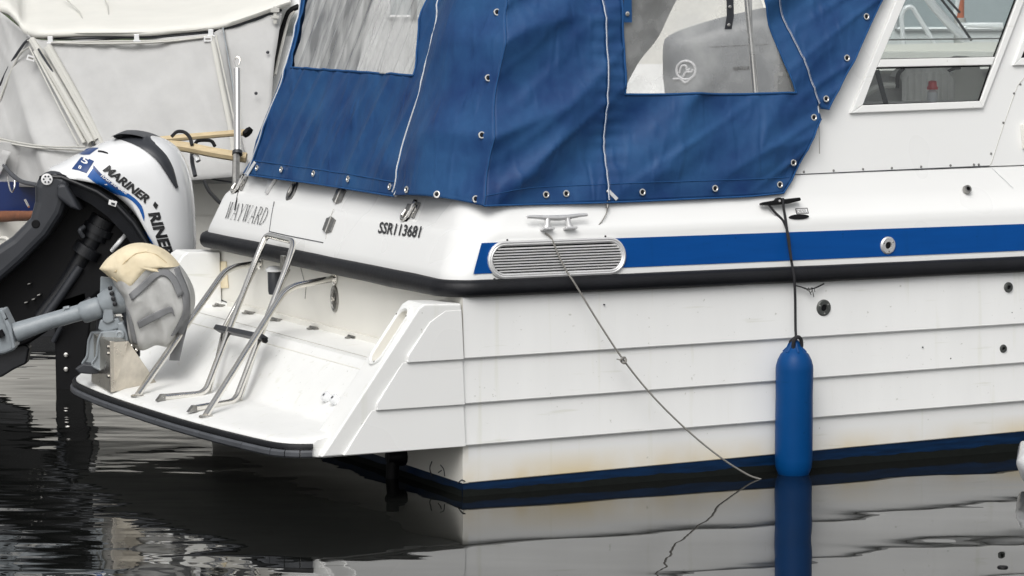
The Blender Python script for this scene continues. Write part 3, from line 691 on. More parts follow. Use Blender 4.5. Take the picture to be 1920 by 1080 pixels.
# --- metal cleat and black cleat
def cleat(p, L_, m, hole=True):
    fr = Fr(p, (1, 0, -.004), (0, .25, 1))
    bar = tube([fr(-L_, .060, .03), fr(-L_ * .75, .060, .03), fr(-L_ * .35, .053, .03), fr(0, .050, .03), fr(L_ * .35, .053, .03), fr(L_ * .75, .060, .03), fr(L_, .061, .03)], lambda t: .007 + .008 * (1 - abs(2 * t - 1)), 10)
    c = obj('mooring_cleat', bar, m, boat, smooth=True)
    for a in (-.33, .33):
        obj('cleat_foot', tube([fr(L_ * a, .05, .03), fr(L_ * a * 1.05, .018, .028), fr(L_ * a * 1.2, 0, .024)], lambda t: .013 + .008 * t * t, 10), m, c, smooth=True)
        bevel(obj('cleat_base', box(fr, L_ * a * 1.15 - .032, L_ * a * 1.15 + .032, -.008, .004, .0, .05), m, c), .003)
    return c
cleat(CO(1042, 430, .0), .165, 'alloy')
p = CO(1460, 382, .01); fr = Fr(p, (1, 0, .02), (0, .25, 1))
bc = obj('rope_cleat', prism(fr, [(-.115, -.004), (-.115, .008), (-.03, .016), (-.02, .028), (.0, .028), (.012, .018), (.115, .022), (.118, .006), (.05, -.004), (-.03, -.008)][::-1], 0.0, .03), 'black', boat); bevel(bc, .005)
obj('screw', lathe(Fr(fr(-.012, .01, .03), fr.e1, fr.e2), [(.008, 0), (.006, .004)], 10), 'steel', bc)
p = CO(1495, 408.5, .004); fr = Fr(p, (1, 0, .0), (0, .4, 1))
obj('filler_cap', prism(fr, [(.058 * math.cos(a * .2618), .013 * math.sin(a * .2618)) for a in range(24)], 0, .02), 'black', boat)
# DIESEL label
fr = Fr(CO(1503.5, 396, .003), (1, 0, .01), cn); lw, lh = .036, .016
lb = obj('fuel_label', box(fr, -lw, lw, -lh, lh, 0, .002), 'lettering', boat)
obj('fuel_label_panel', box(fr, -lw + .005, lw - .005, -lh + .0045, lh - .0045, .002, .003), 'lettering_white', lb)
f2 = Fr(fr(-lw + .007, -lh + .006, .0035), fr.e1, fr.e2)
obj('fuel_label_text', text_geo('DIESEL', f2, 2 * lw - .016, 2 * lh - .014, bold=.0), 'lettering', lb)

# --- cabin side, windows
CAB = lambda x, y, off=0.0: T(x, y, 0.12 - off, 0.17, 1.385)
NS = V((0, -1, 0.17)).normalized()
def quilt(rows_px, surf, sub, skip=(), disp=None, only=None):
    R, Cn = len(rows_px), len(rows_px[0]); pts = [[surf(*q) if not isinstance(q, V) else q for q in r] for r in rows_px]
    nus = [1 if disp is None else max(1, int(max((pts[i][j + 1] - pts[i][j]).length for i in range(R)) / sub)) for j in range(Cn - 1)]
    nvs = [1 if disp is None else max(1, int(max((pts[i + 1][j] - pts[i][j]).length for j in range(Cn)) / sub)) for i in range(R - 1)]
    vs, fs, idx = [], [], {}
    def vert(i, j, u, v):
        k = (sum(nvs[:i]) + v, sum(nus[:j]) + u)
        if k not in idx:
            a, b, c, d_ = pts[i][j], pts[i][j + 1], pts[i + 1][j + 1], pts[i + 1][j]; fu_, fv_ = u / nus[j], v / nvs[i]
            idx[k] = len(vs); vs.append((a * (1 - fu_) + b * fu_) * (1 - fv_) + (d_ * (1 - fu_) + c * fu_) * fv_)
        return idx[k]
    for i in range(R - 1):
        for j in range(Cn - 1):
            if (i, j) in skip or (only is not None and (i, j) not in only): continue
            for v in range(nvs[i]):
                for u in range(nus[j]): fs.append((vert(i, j, u, v), vert(i, j, u, v + 1), vert(i, j, u + 1, v + 1), vert(i, j, u + 1, v)))
    if disp: vs = [p + disp(p) for p in vs]
    return vs, fs
cabin_rows = [[(1700, -130), (1730, -130), (1968, -130), (2600, -130)], [(1528, 204), (1602, 204), (1836, 196), (2480, 180)], [(1460, 328.5), (1540, 325), (1800, 313.5), (2380, 292)]]
cabin = obj('cabin_side', quilt(cabin_rows, CAB, 1, skip={(0, 1)}), 'gelcoat', boat)
def solid(o, th, off=-1): md = o.modifiers.new('solid', 'SOLIDIFY'); md.thickness = th; md.offset = off; return o
solid(cabin, .02)
CF = Fr(CAB(1592, 213, .002), CAB(1840, 203, .002) - CAB(1592, 213, .002), V((0, .17, 1)))
cuv = lambda x, y: CF.uv(CAB(x, y, .002))
def px_poly(pts): return [cuv(*q) for q in pts]
fm = 'gelcoat_deck'
wf = obj('window_frame', join(
    prism(CF, px_poly([(1592, 213), (1840, 203), (1834.5, 190), (1614.5, 198)]), -.004, .018),
    prism(CF, px_poly([(1592, 213), (1614.5, 198), (1641, 127), (1648, 112), (1750, -130), (1730, -130)]), -.004, .0181),
    prism(CF, px_poly([(1641, 127), (1857.5, 122.5), (1863, 107.5), (1648, 112)]), -.004, .017),
    prism(CF, px_poly([(1834.5, 190), (1840, 203), (1968, -130), (1952, -130)]), -.004, .0182)), fm, cabin)
bevel(wf, .004)
obj('window_pane', prism(CF, px_poly([(1648, 113), (1865, 109), (1956, -130), (1748, -130)]), 0.002, .005), 'window_glass', wf)
obj('window_pane', prism(CF, px_poly([(1612, 199), (1836, 191), (1860, 122), (1640, 127)]), 0.002, .005), 'window_glass', wf)
for pts in ([(1615.5, 197), (1641.5, 128)], [(1641, 128), (1857, 123.5)], [(1857, 123.5), (1834.5, 190)], [(1834.5, 190), (1615.5, 197)], [(1648.5, 111.5), (1750, -130)], [(1648.5, 111.5), (1862.5, 107.5)], [(1862.5, 107.5), (1951, -130)]):
    a, b = [CAB(*q, .008) for q in pts]; obj('window_seal', tube([a, b], .0045, 6), 'black', wf)
wf2 = obj('window_frame', join(prism(CF, px_poly([(1897, 123.5), (2200, 113), (2200, 100), (1912, 109)]), -.004, .016), prism(CF, px_poly([(1897, 123.5), (1912, 109), (2010, -130), (1990, -130)]), -.004, .0165)), fm, cabin); bevel(wf2, .004)
obj('window_pane', prism(CF, px_poly([(1910, 110), (2200, 101), (2290, -130), (2008, -130)]), .001, .004), 'black', wf2)
# panel seams and screws
lineon([CAB(1475, 328, .0015), CAB(1660, 319.5, .0015), CAB(1855, 311, .0015)], .0025, 'rubber_grey', 'panel_seam', cabin)
lineon([CAB(1855, 311, .0015), CAB(1859, 306, .0015), CAB(1884, 228, .0015), CAB(1908, 160, .0015), CAB(1935, 130, .0015)], .0018, 'awning_trim', 'panel_seam', cabin)
for x, y in ((1507, 322), (1563, 319.5), (1618, 317), (1672, 315), (1727, 312.5), (1782, 310), (1826, 308.5), (1835, 308.5), (1858, 288), (1881, 230), (1901, 175), (1913, 158)):
    obj('screw', lathe(Fr(CAB(x, y, .001), (1, 0, 0), (0, .17, 1)), [(.0065, 0), (.005, .004), (.002, .005)], 10), 'steel_dull', cabin)
bevel(obj('vent_box', box(Fr(CAB(1932, 256, .001), (1, 0, 0), (0, .17, 1)), -.06, .06, -.066, .066, 0, .03), 'gelcoat_cream', cabin), .006)
lineon([CO(1900, 352, .002), CAB(1860, 315, .002)], .0018, 'white_paint', 'panel_seam', cabin)

# cabin interior, port side, hardtop, cockpit
bx = lambda s0, s1, t0, t1, z0, z1: box(WF, s0, s1, t0, t1, z0, z1)
obj('cockpit_floor', bx(0.3, 7.0, 0.3, 2.85, 0.55, 0.58), 'interior', boat)
obj('cockpit_liner', join(bx(0.32, 2.0, 0.36, 0.40, .58, 1.47), bx(.32, 2.0, 2.75, 2.79, .58, 1.47), bx(.30, .34, .36, 2.79, .58, 1.47)), 'gelcoat_cream', boat)
prt = obj('cabin_port_side', join(bx(3.5, 5.6, 2.86, 2.90, 1.45, 1.90), bx(3.5, 3.58, 2.84, 2.88, 1.90, 2.7), bx(5.5, 5.6, 2.84, 2.88, 1.90, 2.7)), 'interior', boat)
obj('port_window_sill', join(bx(3.5, 5.6, 2.80, 2.86, 1.885, 1.905), bx(3.5, 5.6, 2.83, 2.86, 2.09, 2.098)), 'gelcoat_cream', prt)
obj('port_window', bx(3.58, 5.5, 2.868, 2.872, 1.90, 2.7), 'window_glass', prt)
obj('hardtop', bx(1.9, 5.8, 0.34, 2.84, 2.70, 2.76), 'gelcoat', boat)
obj('cabin_front', join(bx(5.6, 5.64, 0.3, 2.85, 1.45, 2.1), bx(5.6, 7.2, 0.5, 2.6, 1.44, 1.50)), 'gelcoat', boat)
obj('foredeck', ([V((s, t, 1.495)) for s, t in plan(0.4, 0.45, .2)], [tuple(range(len(plan(.4, .45, .2))))]), 'gelcoat_deck', boat)
# helm seat with ribbed back, seen through the lower pane
def IN(x, y, t): return T(x, y, t)
seat_t = 1.1
rows = []
for k in range(49):
    u = k / 48; a0, a1 = IN(1686, 132 + 8 * u, seat_t), IN(1785, 140, seat_t)
    s = a0.x + (a1.x - a0.x) * u; zt_ = IN(1735, 131, seat_t).z + .015 * math.sin(u * math.pi) - .05 * max(0, u - .85) * 5 - .05 * max(0, .12 - u) * 6
    th = .012 * abs(math.sin(u * math.pi * 8))
    rows.append([V((s, seat_t - .03 - th, 1.35)), V((s, seat_t - .03 - th, zt_ - .03)), V((s, seat_t - .01, zt_)), V((s, seat_t + .1, zt_)), V((s, seat_t + .12, 1.35))])
seat = obj('helm_seat', grid(rows), 'upholstery', boat, smooth=True)
obj('seat_cushion', bx(IN(1686, 140, seat_t).x, IN(1790, 140, seat_t).x, .7, 1.2, 1.35, 1.47), 'upholstery', seat)
obj('seat_frame', tube(catmull([IN(1682, 165, seat_t - .05), IN(1684, 140, seat_t - .05), IN(1694, 128, seat_t - .05)], 5), .012, 8), 'black', seat, smooth=True)
obj('grab_hoop', tube(catmull([IN(1768, 158, seat_t), IN(1772, 140, seat_t), IN(1785, 130, seat_t), IN(1800, 127, seat_t)], 5), .009, 8), 'black', boat, smooth=True)
# pale rounded headrest to the right
c = IN(1802, 165, 1.25)
rows = [[c + V((.13 * math.cos(a) * (1 - .25 * math.sin(a)), dt, .18 * math.sin(a))) for a in [k * math.pi / 12 for k in range(24)]] for dt in (-.06, -.05, .05, .06)]
vs, fs = grid(rows, closed_u=True); fs.append(tuple(range(24))); obj('pale_headrest', (vs, fs), 'gelcoat_cream', boat, smooth=True)
a, b = IN(1644, 132, .5), IN(1661, 195, .5); obj('wiper_arm', tube([a, b], .014, 8), 'motor_slate', boat, smooth=True)
a, b = IN(1620, 178, .9), IN(1676, 160, .9); obj('side_rail', tube(catmull([a, (a + b) / 2 + V((0, 0, .02)), b], 5), .018, 8), 'gelcoat_cream', boat, smooth=True)
# bottle with red cap on the side shelf
pb = IN(1748, 191, .55)
bt = tag(obj('bottle', lathe(Fr((0, 0, 0), (1, 0, 0), (0, 1, 0)), [(.026, 0), (.028, .01), (.028, .05), (.016, .062), (.016, .066)], 16), 'clear_plastic', None, smooth=True), 'small clear bottle with a red cap behind the lower cabin window', 'bottle')
bt.location = MB @ pb; obj('bottle_cap', lathe(Fr((0, 0, .066), (1, 0, 0), (0, 1, 0)), [(.03, 0), (.03, .012), (.024, .02), (.022, .044), (.008, .048)], 16), 'red_plastic', bt, smooth=True)
obj('side_shelf', bx(2.1, 3.6, .25, .72, pb.z - .03, pb.z - .001), 'interior', boat)

# ================================================================== canopy of the cruiser
CS = lambda x, y, off=0.0: S(x, y, 0.045 - off, 0.28, 1.385)
CT = lambda x, y, off=0.0: T(x, y, 0.082 - off, 0.17, 1.385)
N1 = V((-1, 0, 0.28)).normalized(); N2 = V((0, -1, 0.17)).normalized()
def ridge(x): return 1 - abs(x) * 2
def w_stern(p):
    u = p.y * .85 + p.z * .5; v = p.z * .85 - p.y * .5
    d = 0.028 * ridge(noise.noise((u * 4.5, v * 0.7, 1.3))) + 0.008 * noise.noise((u * 17, v * 1.5, 4)) + .008 * noise.noise((u * 2, v * 1.6, 7))
    d += .009 * ridge(noise.noise((u * 11, v * .8, 2.6))) ** 3 if ridge(noise.noise((u * 11, v * .8, 2.6))) > 0 else 0
    k = min(1, max(0, (p.z - 1.40) / .12)); return d * (.25 + .75 * k)
def w_side(p):
    u = -p.x * .5 + p.z * .86; v = p.x * .86 + p.z * .5
    d = 0.046 * ridge(noise.noise((u * 3.6, v * 1.0, 2.2))) + 0.010 * noise.noise((u * 9, v * 2.0, 9)) + .018 * noise.noise((p.x * 1.7, p.z * 1.7, 5))
    rg = ridge(noise.noise((u * 8, v * .9, 6.6))); d += .024 * max(0, rg) ** 3 * (.5 + .5 * noise.noise((p.x * 2.3, p.z * 2, 11)))
    # puckers along the first zip
    z1 = 0.86 + .03 * (p.z - 1.4)
    g = math.exp(-((p.x - z1) / .10) ** 2); d += .0035 * g * math.sin(p.z * 95 + 6 * noise.noise((p.z * 4, 0, 0)))
    k = min(1, max(0, (p.z - 1.40) / .12)); return d * (.25 + .75 * k)
DS = lambda p: N1 * w_stern(p); DT = lambda p: N2 * w_side(p)
SB = .018
stern_rows = [[(588, -110), (597, -110), (826, -110), (852, -110)], [(571, 0), (575, 0), (804, 0), (832, 0)], [(543, 135), (553, 129), (780, 143), (802, 148)],
              [(480, 301), (500, 302), (722, 338), (751, 343)], [(463, 327), (490, 331), (722, 365), (741, 368)]]
can = obj('canopy', quilt(stern_rows, CS, SB, skip={(0, 1), (1, 1)}, disp=DS), 'canvas', boat, smooth=True, angle=80)
can['label'] = 'blue canvas cockpit canopy with clear windows'
solid(can, .003)
def w_vinyl(p):
    u = p.y * .93 + p.z * .3; v = p.z * .93 - p.y * .3
    return N1 * (-.004 + 0.018 * ridge(noise.noise((u * 9, v * 0.8, 3.3))) + 0.009 * noise.noise((u * 24, v * 1.6, 4)) + .003 * noise.noise((u * 50, v * 3, 7)))
obj('clear_window', quilt(stern_rows, CS, .009, only={(0, 1), (1, 1)}, disp=w_vinyl), 'vinyl_hazy', can, smooth=True, angle=80)
# corner panel, bulging between the stern zip and the starboard seam
lefts = [(852, -110), (832, 0), (802, 148), (771, 259), (751, 343), (741, 368)]; rights = [(958, -110), (948, 0), (933, 130), (918, 260), (908, 366), (905, 387)]
def corner():
    rows = []
    lp = [CS(*q) for q in lefts]; rp = [CT(*q) for q in rights]
    for i in range(len(lp) - 1):
        for k in range(14 if i < len(lp) - 2 else 5):
            f = k / (14 if i < len(lp) - 2 else 5)
            a = lp[i].lerp(lp[i + 1], f); b = rp[i].lerp(rp[i + 1], f); row = []
            for j in range(25):
                u = j / 24; n = (N1 * (1 - u) + N2 * u).normalized(); p = a.lerp(b, u)
                ww = w_stern(p) * (1 - u) + w_side(p) * u
                row.append(p + n * (ww + .085 * math.sin(math.pi * u) ** .9 + .012 * math.sin(math.pi * u) * noise.noise((u * 3.5, p.z * 2.2, 8))))
            rows.append(row)
    rows.append([p + (q - p) * 1 for p, q in zip([lp[-1].lerp(rp[-1], j / 24) + (N1 * (1 - j / 24) + N2 * j / 24).normalized() * (.085 * math.sin(math.pi * j / 24) ** .9 + w_stern(lp[-1]) * (1 - j / 24) + w_side(rp[-1]) * j / 24) for j in range(25)], [lp[-1].lerp(rp[-1], j / 24) + (N1 * (1 - j / 24) + N2 * j / 24).normalized() * (.085 * math.sin(math.pi * j / 24) ** .9 + w_stern(lp[-1]) * (1 - j / 24) + w_side(rp[-1]) * j / 24) for j in range(25)])])
    return rows
crow = corner()
solid(obj('canopy_corner', grid(crow), 'canvas', can, smooth=True, angle=80), .003)
A_rows = [[(958, -110), (1121, -110)], [(948, 0), (1125, 0)], [(933, 130), (1132, 120)], [(918, 260), (1136, 250)], [(908, 366), (1138, 345)], [(905, 387), (1138.5, 379.5)]]
solid(obj('canopy_panel', quilt(A_rows, CT, SB, disp=DT), 'canvas', can, smooth=True, angle=80), .003)
B_rows = [[(1121, -110), (1156, -110), (1384, -110), (1414, -110)], [(1125, 0), (1160, 0), (1423, 0), (1452, 0)], [(1133.5, 178), (1168, 178), (1486, 176), (1527, 184)],
          [(1135.5, 225), (1169, 226), (1488, 222), (1534, 224)], [(1138, 345), (1172, 344), (1420, 336), (1487, 331)], [(1138.5, 379.5), (1172, 378), (1400, 368), (1469, 362)]]
solid(obj('canopy_panel', quilt(B_rows, CT, SB, skip={(0, 1), (1, 1)}, disp=DT), 'canvas', can, smooth=True, angle=80), .003)
obj('clear_window', quilt(B_rows, CT, .02, only={(0, 1), (1, 1)}, disp=lambda p: N2 * (.35 * w_side(p) + .001 * noise.noise((p.x * 12, p.z * 12, 0)))), 'vinyl', can, smooth=True, angle=80)
C_rows = [[(1414, -110), (1708, -110)], [(1452, 0), (1652, 0)], [(1493, 107), (1597, 107)], [(1527, 184), (1555, 192)], [(1534, 205), (1548, 207)]]
solid(obj('canopy_flap', quilt(C_rows, CT, SB, disp=DT), 'canvas', can, smooth=True, angle=80), .003)
# port corner and port side
def port():
    rows = []
    for i in range(41):
        f = i / 40; ln = [V(CS(*r[0])) for r in stern_rows]; k = f * (len(ln) - 1); j = min(int(k), len(ln) - 2); p = ln[j].lerp(ln[j + 1], k - j); p = p + DS(p)
        lowk = .55 + .45 * f
        rows.append([p, p + V((.004, .05 * lowk, 0)), p + V((.025, .11 * lowk, 0)), p + V((.07, .16 * lowk, 0)), p + V((.2, .19 * lowk, 0)), p + V((.5, .2 * lowk, 0))])
    return rows
prow = port()
solid(obj('canopy_port_corner', grid(prow), 'canvas', can, smooth=True, angle=80), .003)
pz = lambda z: 2.97 - .17 * (z - 1.385)
obj('canopy_port_side', join(grid([[V((.5, pz(1.38), 1.38)), V((3.5, pz(1.38), 1.38))], [V((.5, pz(1.62), 1.62)), V((3.5, pz(1.62), 1.62))]]), grid([[V((1.15, pz(1.62), 1.62)), V((1.25, pz(1.62), 1.62))], [V((1.2, pz(2.7), 2.7)), V((1.3, pz(2.7), 2.7))]])), 'canvas', can)
obj('clear_window', grid([[V((.5, pz(1.62) + .004, 1.62)), V((1.2, pz(1.62) + .004, 1.62))], [V((.6, pz(2.66) + .004, 2.66)), V((1.25, pz(2.66) + .004, 2.66))]]), 'vinyl', can)
rt = [CS(588, -110), CS(852, -110), CT(958, -110), CT(1121, -110), CT(1414, -110), CT(1708, -110)]
roof_lo = [p + V((0, 0, -.01)) for p in rt] + [V((2.6, 2.78, 2.68)), V((.5, 2.78, 2.68))]
cen = V((1.3, 1.5, 2.92)); n = len(roof_lo)
roof_hi = [p.lerp(cen, .25) + V((0, 0, .10)) for p in roof_lo]
vs = roof_lo + roof_hi + [cen]; fs = [(i, (i + 1) % n, n + (i + 1) % n, n + i) for i in range(n)] + [(n + i, n + (i + 1) % n, 2 * n) for i in range(n)]
obj('canopy_roof', (vs, fs), 'canvas', can, smooth=True)
# zips
def zipper(pts, surf, disp, pull=None, teeth='zip', r=.0040):
    path = catmull([surf(*q) for q in pts], 8); path = [p + disp(p) + (N1 if surf is CS else N2) * .009 for p in path]
    z = obj('zip', tube(path, r, 7), teeth, can, smooth=True)
    obj('zip_tape', tube([p - (N1 if surf is CS else N2) * .006 for p in path], .011, 8, flat=.35), 'canvas_hem', z, smooth=True)
    if pull:
        a, b = [surf(*q, .016) for q in pull]; fr = Fr(a, b - a, (0, 0, 1)); L_ = (b - a).length
        bevel(obj('zip_pull', box(fr, 0, L_, -.009, .009, -.003, .004), 'zip', z), .002)
    return z
zipper([(852, -110), (832, 0), (815, 93), (796, 178), (771, 259), (751, 341), (742, 362)], CS, DS, ((754, 340), (740, 367)))
zipper([(588, -110), (571, 0), (543, 135), (516, 212), (494, 268), (476, 307), (464, 328)], CS, DS, ((478, 304), (463, 328)))
zipper([(1121, -110), (1125, 0), (1131, 100), (1135, 225), (1137, 300), (1138.5, 376)], CT, DT, ((1139, 356), (1157, 374)))
zipper([(1414, -110), (1452, 0), (1478, 65), (1495, 107), (1512, 150), (1530, 196)], CT, DT, ((1531, 193), (1535, 222)))
obj('zip_cord', tube(catmull([CT(1535, 220, .012), CT(1536, 250, .014), CT(1536.5, 288, .012)], 4), .0022, 6), 'rope_grey', can)
obj('zip_cord', tube(catmull([CT(1138.5, 376, .01), CT(1139, 388, .012), CO(1136, 402, .01), CO(1126, 418, .008), CO(1114, 430, .006)], 5), .0028, 6), 'rope_grey', can)
obj('cord_toggle', tube([CT(1138.8, 384, .014), CT(1138.6, 390, .014)], .0085, 8), 'steel_dull', can, smooth=True)
# hems, seams
def seam(pts, surf, disp, r=.0035, m='canvas_hem', off=.001):
    path = catmull([surf(*q) for q in pts], 12); N_ = N1 if surf is CS else N2
    return obj('seam', tube([p + disp(p) + N_ * off for p in path], r, 6), m, can, smooth=True)
seam([(478, 302), (560, 313), (650, 326), (722, 339), (751, 344)], CS, DS)
seam([(463, 327.5), (490, 331.5), (600, 346), (722, 365.5), (741, 368.5)], CS, DS, .005)
seam([(908, 368), (1000, 352), (1138, 345.5)], CT, DT, .002); seam([(1138, 345.5), (1300, 340), (1420, 336), (1480, 332)], CT, DT, .0025)
seam([(906, 386.5), (1000, 383), (1138.5, 380), (1300, 373), (1400, 368.5), (1469, 362)], CT, DT, .005)
seam([(1469, 362), (1487, 331), (1511, 276), (1534, 224)], CT, DT, .0045)
seam([(1548, 207), (1555, 192), (1597, 107), (1652, 0), (1708, -110)], CT, DT, .0045)
for off_ in (0.0,):
    seam([(958, -110), (948, 0), (933, 130), (918, 260), (908, 366), (905.5, 386)], CT, DT, .004)
def hem(pts, surf, disp, w=.0):
    path = catmull([surf(*q) for q in pts], 10); N_ = N1 if surf is CS else N2
    obj('window_hem', tube([p + disp(p) + N_ * .0015 for p in path], .006, 8), 'canvas_hem', can, smooth=True)
hem([(597, -110), (575, 0), (553, 129)], CS, DS); hem([(553, 129), (660, 135), (780, 143)], CS, DS); hem([(780, 143), (804, 0), (826, -110)], CS, DS)
hem([(1156, -110), (1160, 0), (1168, 178)], CT, DT); hem([(1168, 178), (1320, 178), (1486, 176)], CT, DT); hem([(1486, 176), (1423, 0), (1384, -110)], CT, DT)
# eyelets: one mesh for the brass ring, one for the stud
ey_me = obj('eyelet', lathe(WF, [(.017, -.004), (.0185, .001), (.017, .0045), (.012, .005), (.0095, .003), (.0085, -.001)], 18), 'steel', can, smooth=True)
stud_me = obj('eyelet_stud', lathe(WF, [(.0095, -.002), (.0095, .0015), (.004, .004)], 10), 'black', can, smooth=True)
first = [True]
def eyelet(x, y, surf, disp, nrm, p=None):
    p = p if p is not None else surf(x, y); q = nrm.to_track_quat('Z', 'Y').to_euler(); loc = p + (disp(p) if disp else nrm * .007) + nrm * .004
    if first[0]: e, s_ = ey_me, stud_me; first[0] = False
    else:
        e, s_ = ey_me.copy(), stud_me.copy(); COL.objects.link(e); COL.objects.link(s_); e.parent = can; s_.parent = can
    for o in (e, s_): o.location = loc; o.rotation_euler = q
for x, y in ((484, 315.5), (532, 319), (592, 326.5), (658, 337), (737, 351.5)): eyelet(x, y, CS, DS, N1)
def on_corner(x, y):                       # nearest point of the corner panel along the sight line
    r = (RBI @ ray(x, y)).normalized(); best = None
    for row in crow:
        for a in row:
            dd = ((a - CL) - r * (a - CL).dot(r)).length
            if best is None or dd < best[0]: best = (dd, a)
    return best[1]
for x, y in ((764, 354), (821, 367), (888, 371.5)):
    p = on_corner(x, y); u = (x - 751) / 155; eyelet(x, y, None, None, (N1 * (1 - u) + N2 * u).normalized(), p)
for x, y in ((930, 26), (917, 143), (903, 258)):
    p = on_corner(x, y); eyelet(x, y, None, None, (N1 * .12 + N2 * .88).normalized(), p)
for x, y in ((1023, 365), (1061, 363), (1201, 361), (1337, 354), (1461, 346.5), (1483.5, 306), (1520, 221.5), (1542, 187), (1579, 111), (1619, 32.5)): eyelet(x, y, CT, DT, N2)
# inside the canopy: steel hoop, webbing straps, rolled grey curtain
hoop = obj('canopy_hoop', tube([T(1392, -110, .35), T(1400, 0, .32), T(1411, 120, .28), T(1419, 215, .25)], .0135, 10), 'steel', can, smooth=True)
obj('canopy_hoop', tube([T(1404, -60, .36), T(1408, 60, .33), T(1420, 178, .29)], .010, 10), 'steel', can, smooth=True)
a, b, c = T(1368, -40, .2), T(1369, 30, .2), T(1365, 55, .2)
st = obj('webbing_strap', grid([[p + V((-.02, 0, 0)), p + V((.02, 0, 0))] for p in (a, b, c)]), 'motor_slate', can); solid(st, .003)
for y in (13, 47): obj('strap_eyelet', lathe(Fr(T(1368 if y < 20 else 1366, y, .195), (1, 0, 0), (0, 0, 1)), [(.009, 0), (.009, .004), (.005, .005)], 12), 'steel', st)
a, b = T(1176, -60, .2), T(1177, 42, .2)
st = obj('webbing_strap', grid([[p + V((-.022, 0, 0)), p + V((.022, 0, 0))] for p in (a, b)]), 'canvas_hem', can); solid(st, .003)
obj('strap_eyelet', lathe(Fr(T(1176, 26, .193), (1, 0, 0), (0, 0, 1)), [(.012, 0), (.012, .004), (.006, .005)], 12), 'steel', st)
a = T(776, 0, 1.0)
st = obj('webbing_strap', grid([[p + V((-.018, 0, 0)), p + V((.018, 0, 0))] for p in (S(777, -60, .5), S(776, 38, .5))]), 'motor_slate', can); solid(st, .003)
def curtain():
    rows = []
    for i in range(31):
        f = i / 30; y = -110 + 300 * f; xr = 1330 - (y + 110) * .56
        row = []
        for j in range(25):
            u = j / 24; x = 1120 + (xr - 1120) * u; p = T(x, y, 2.3)
            row.append(p + V((0, .05 * noise.noise((u * 5 + f * 2, f * 5, 1)) + .02 * math.sin(u * 9 + f * 14), 0)))
        rows.append(row)
    return rows
solid(obj('inner_curtain', grid(curtain()), 'curtain', can, smooth=True, angle=80), .004)

# ================================================================== fender and ropes
fp = T(1489, 760, -0.115); base = MB @ V((fp.x, fp.y, 0.0))
fen = empty('fender', base, ANG); tag(fen, 'long blue inflatable fender hanging on a black rope beside the hull', 'fender')
R_ = .0945
ztop = Z(1490, 645, 0).z
zt = T(1490, 645, fp.y).z; zs = T(1490, 665, fp.y).z
prof = [(0.012, -.045), (.06, -.03), (R_ * .82, .0), (R_ * .96, .035), (R_, .08), (R_ * 1.0, .25), (R_ * .985, .40), (R_, zs - .075), (R_ * .985, zs - .055), (R_ * .90, zs - .025), (R_ * .74, zs + .004), (R_ * .5, zs + .024), (.034, zs + .038), (.026, zs + .05), (.024, zt + .012), (.016, zt + .02)]
fb = obj('fender_body', lathe(WF, prof, 36), 'fender_blue', fen, smooth=True, angle=60)
for k in range(6):
    a = k * math.pi / 3 + .3; obj('fender_rib', tube([V((.026 * math.cos(a), .026 * math.sin(a), zt + .004)), V((.036 * math.cos(a), .036 * math.sin(a), zs + .035)), V((.058 * math.cos(a), .058 * math.sin(a), zs + .014))], .006, 6), 'fender_blue', fb, smooth=True)
knot = obj('rope_knot', tube(catmull([V((-.02, -.02, zt - .02)), V((-.022, -.026, zt + .018)), V((0, -.028, zt + .038)), V((.022, -.024, zt + .022)), V((.026, -.016, zt - .02)), V((.01, .02, zt - .01)), V((-.018, .01, zt + .01)), V((-.005, -.02, zt + .036))], 6), .0095, 8), 'rope_black', fen, smooth=True)
lw_ = lambda p: (V((p.x, p.y, p.z)) - V((fp.x, fp.y, 0)))
path = [CO(1468, 372, .045), CO(1469, 388, .045), CO(1473, 412, .03), SD(1478, 450, .035), SD(1484, 490, .05), T(1489, 520, -.075), T(1491, 560, -.075), T(1491.5, 610, -.09)]
obj('fender_rope', tube(catmull([lw_(p) for p in path] + [V((0, -.012, zt + .03))], 6), .0068, 8), 'rope_black', fen, smooth=True)
obj('fender_rope', tube(catmull([lw_(CO(1441, 383, .03)), lw_(CO(1452, 397, .02)), lw_(CO(1469, 415, .02)), lw_(SD(1478, 440, .03)), lw_(SD(1481, 465, .045)), lw_(SD(1484, 488, .06))], 6), .0062, 8), 'rope_black', fen, smooth=True)
e0 = Z(1424, 898, 0.0)
pix = [(1022, 437), (1034, 447), (1048, 480), (1064, 511), (1078, 532), (1120, 601), (1169, 675), (1225, 744), (1290, 808), (1350, 857), (1400, 889), (1424, 898), (1440, 903)]
pts = []
for i, q in enumerate(pix):
    if i < 2: pts.append(CO(*q, .02))
    elif i < 4: pts.append(SD(*q, .03 + .02 * (i - 2)))
    else:
        f = (q[1] - 532) / (898 - 532); pts.append(T(*q, -.075 + (e0.y + .075) * f))
rope = tag(obj('mooring_rope', tube(catmull([MB @ p for p in pts], 6), .0046, 7), 'rope_grey', None, smooth=True), 'thin grey rope slanting from the metal cleat down into the water', 'rope')
k = MB @ pts[6]
obj('knot', tube([k + V((.012 * math.cos(a), -.01 + .01 * math.sin(2 * a), .014 * math.sin(a))) for a in [i * .5 for i in range(14)]], .006, 6), 'rope_grey', rope, smooth=True)
obj('rope_tail', tube([k + V((-.01, -.01, 0)), k + V((-.034, -.012, .006))], .003, 5), 'rope_grey', rope)

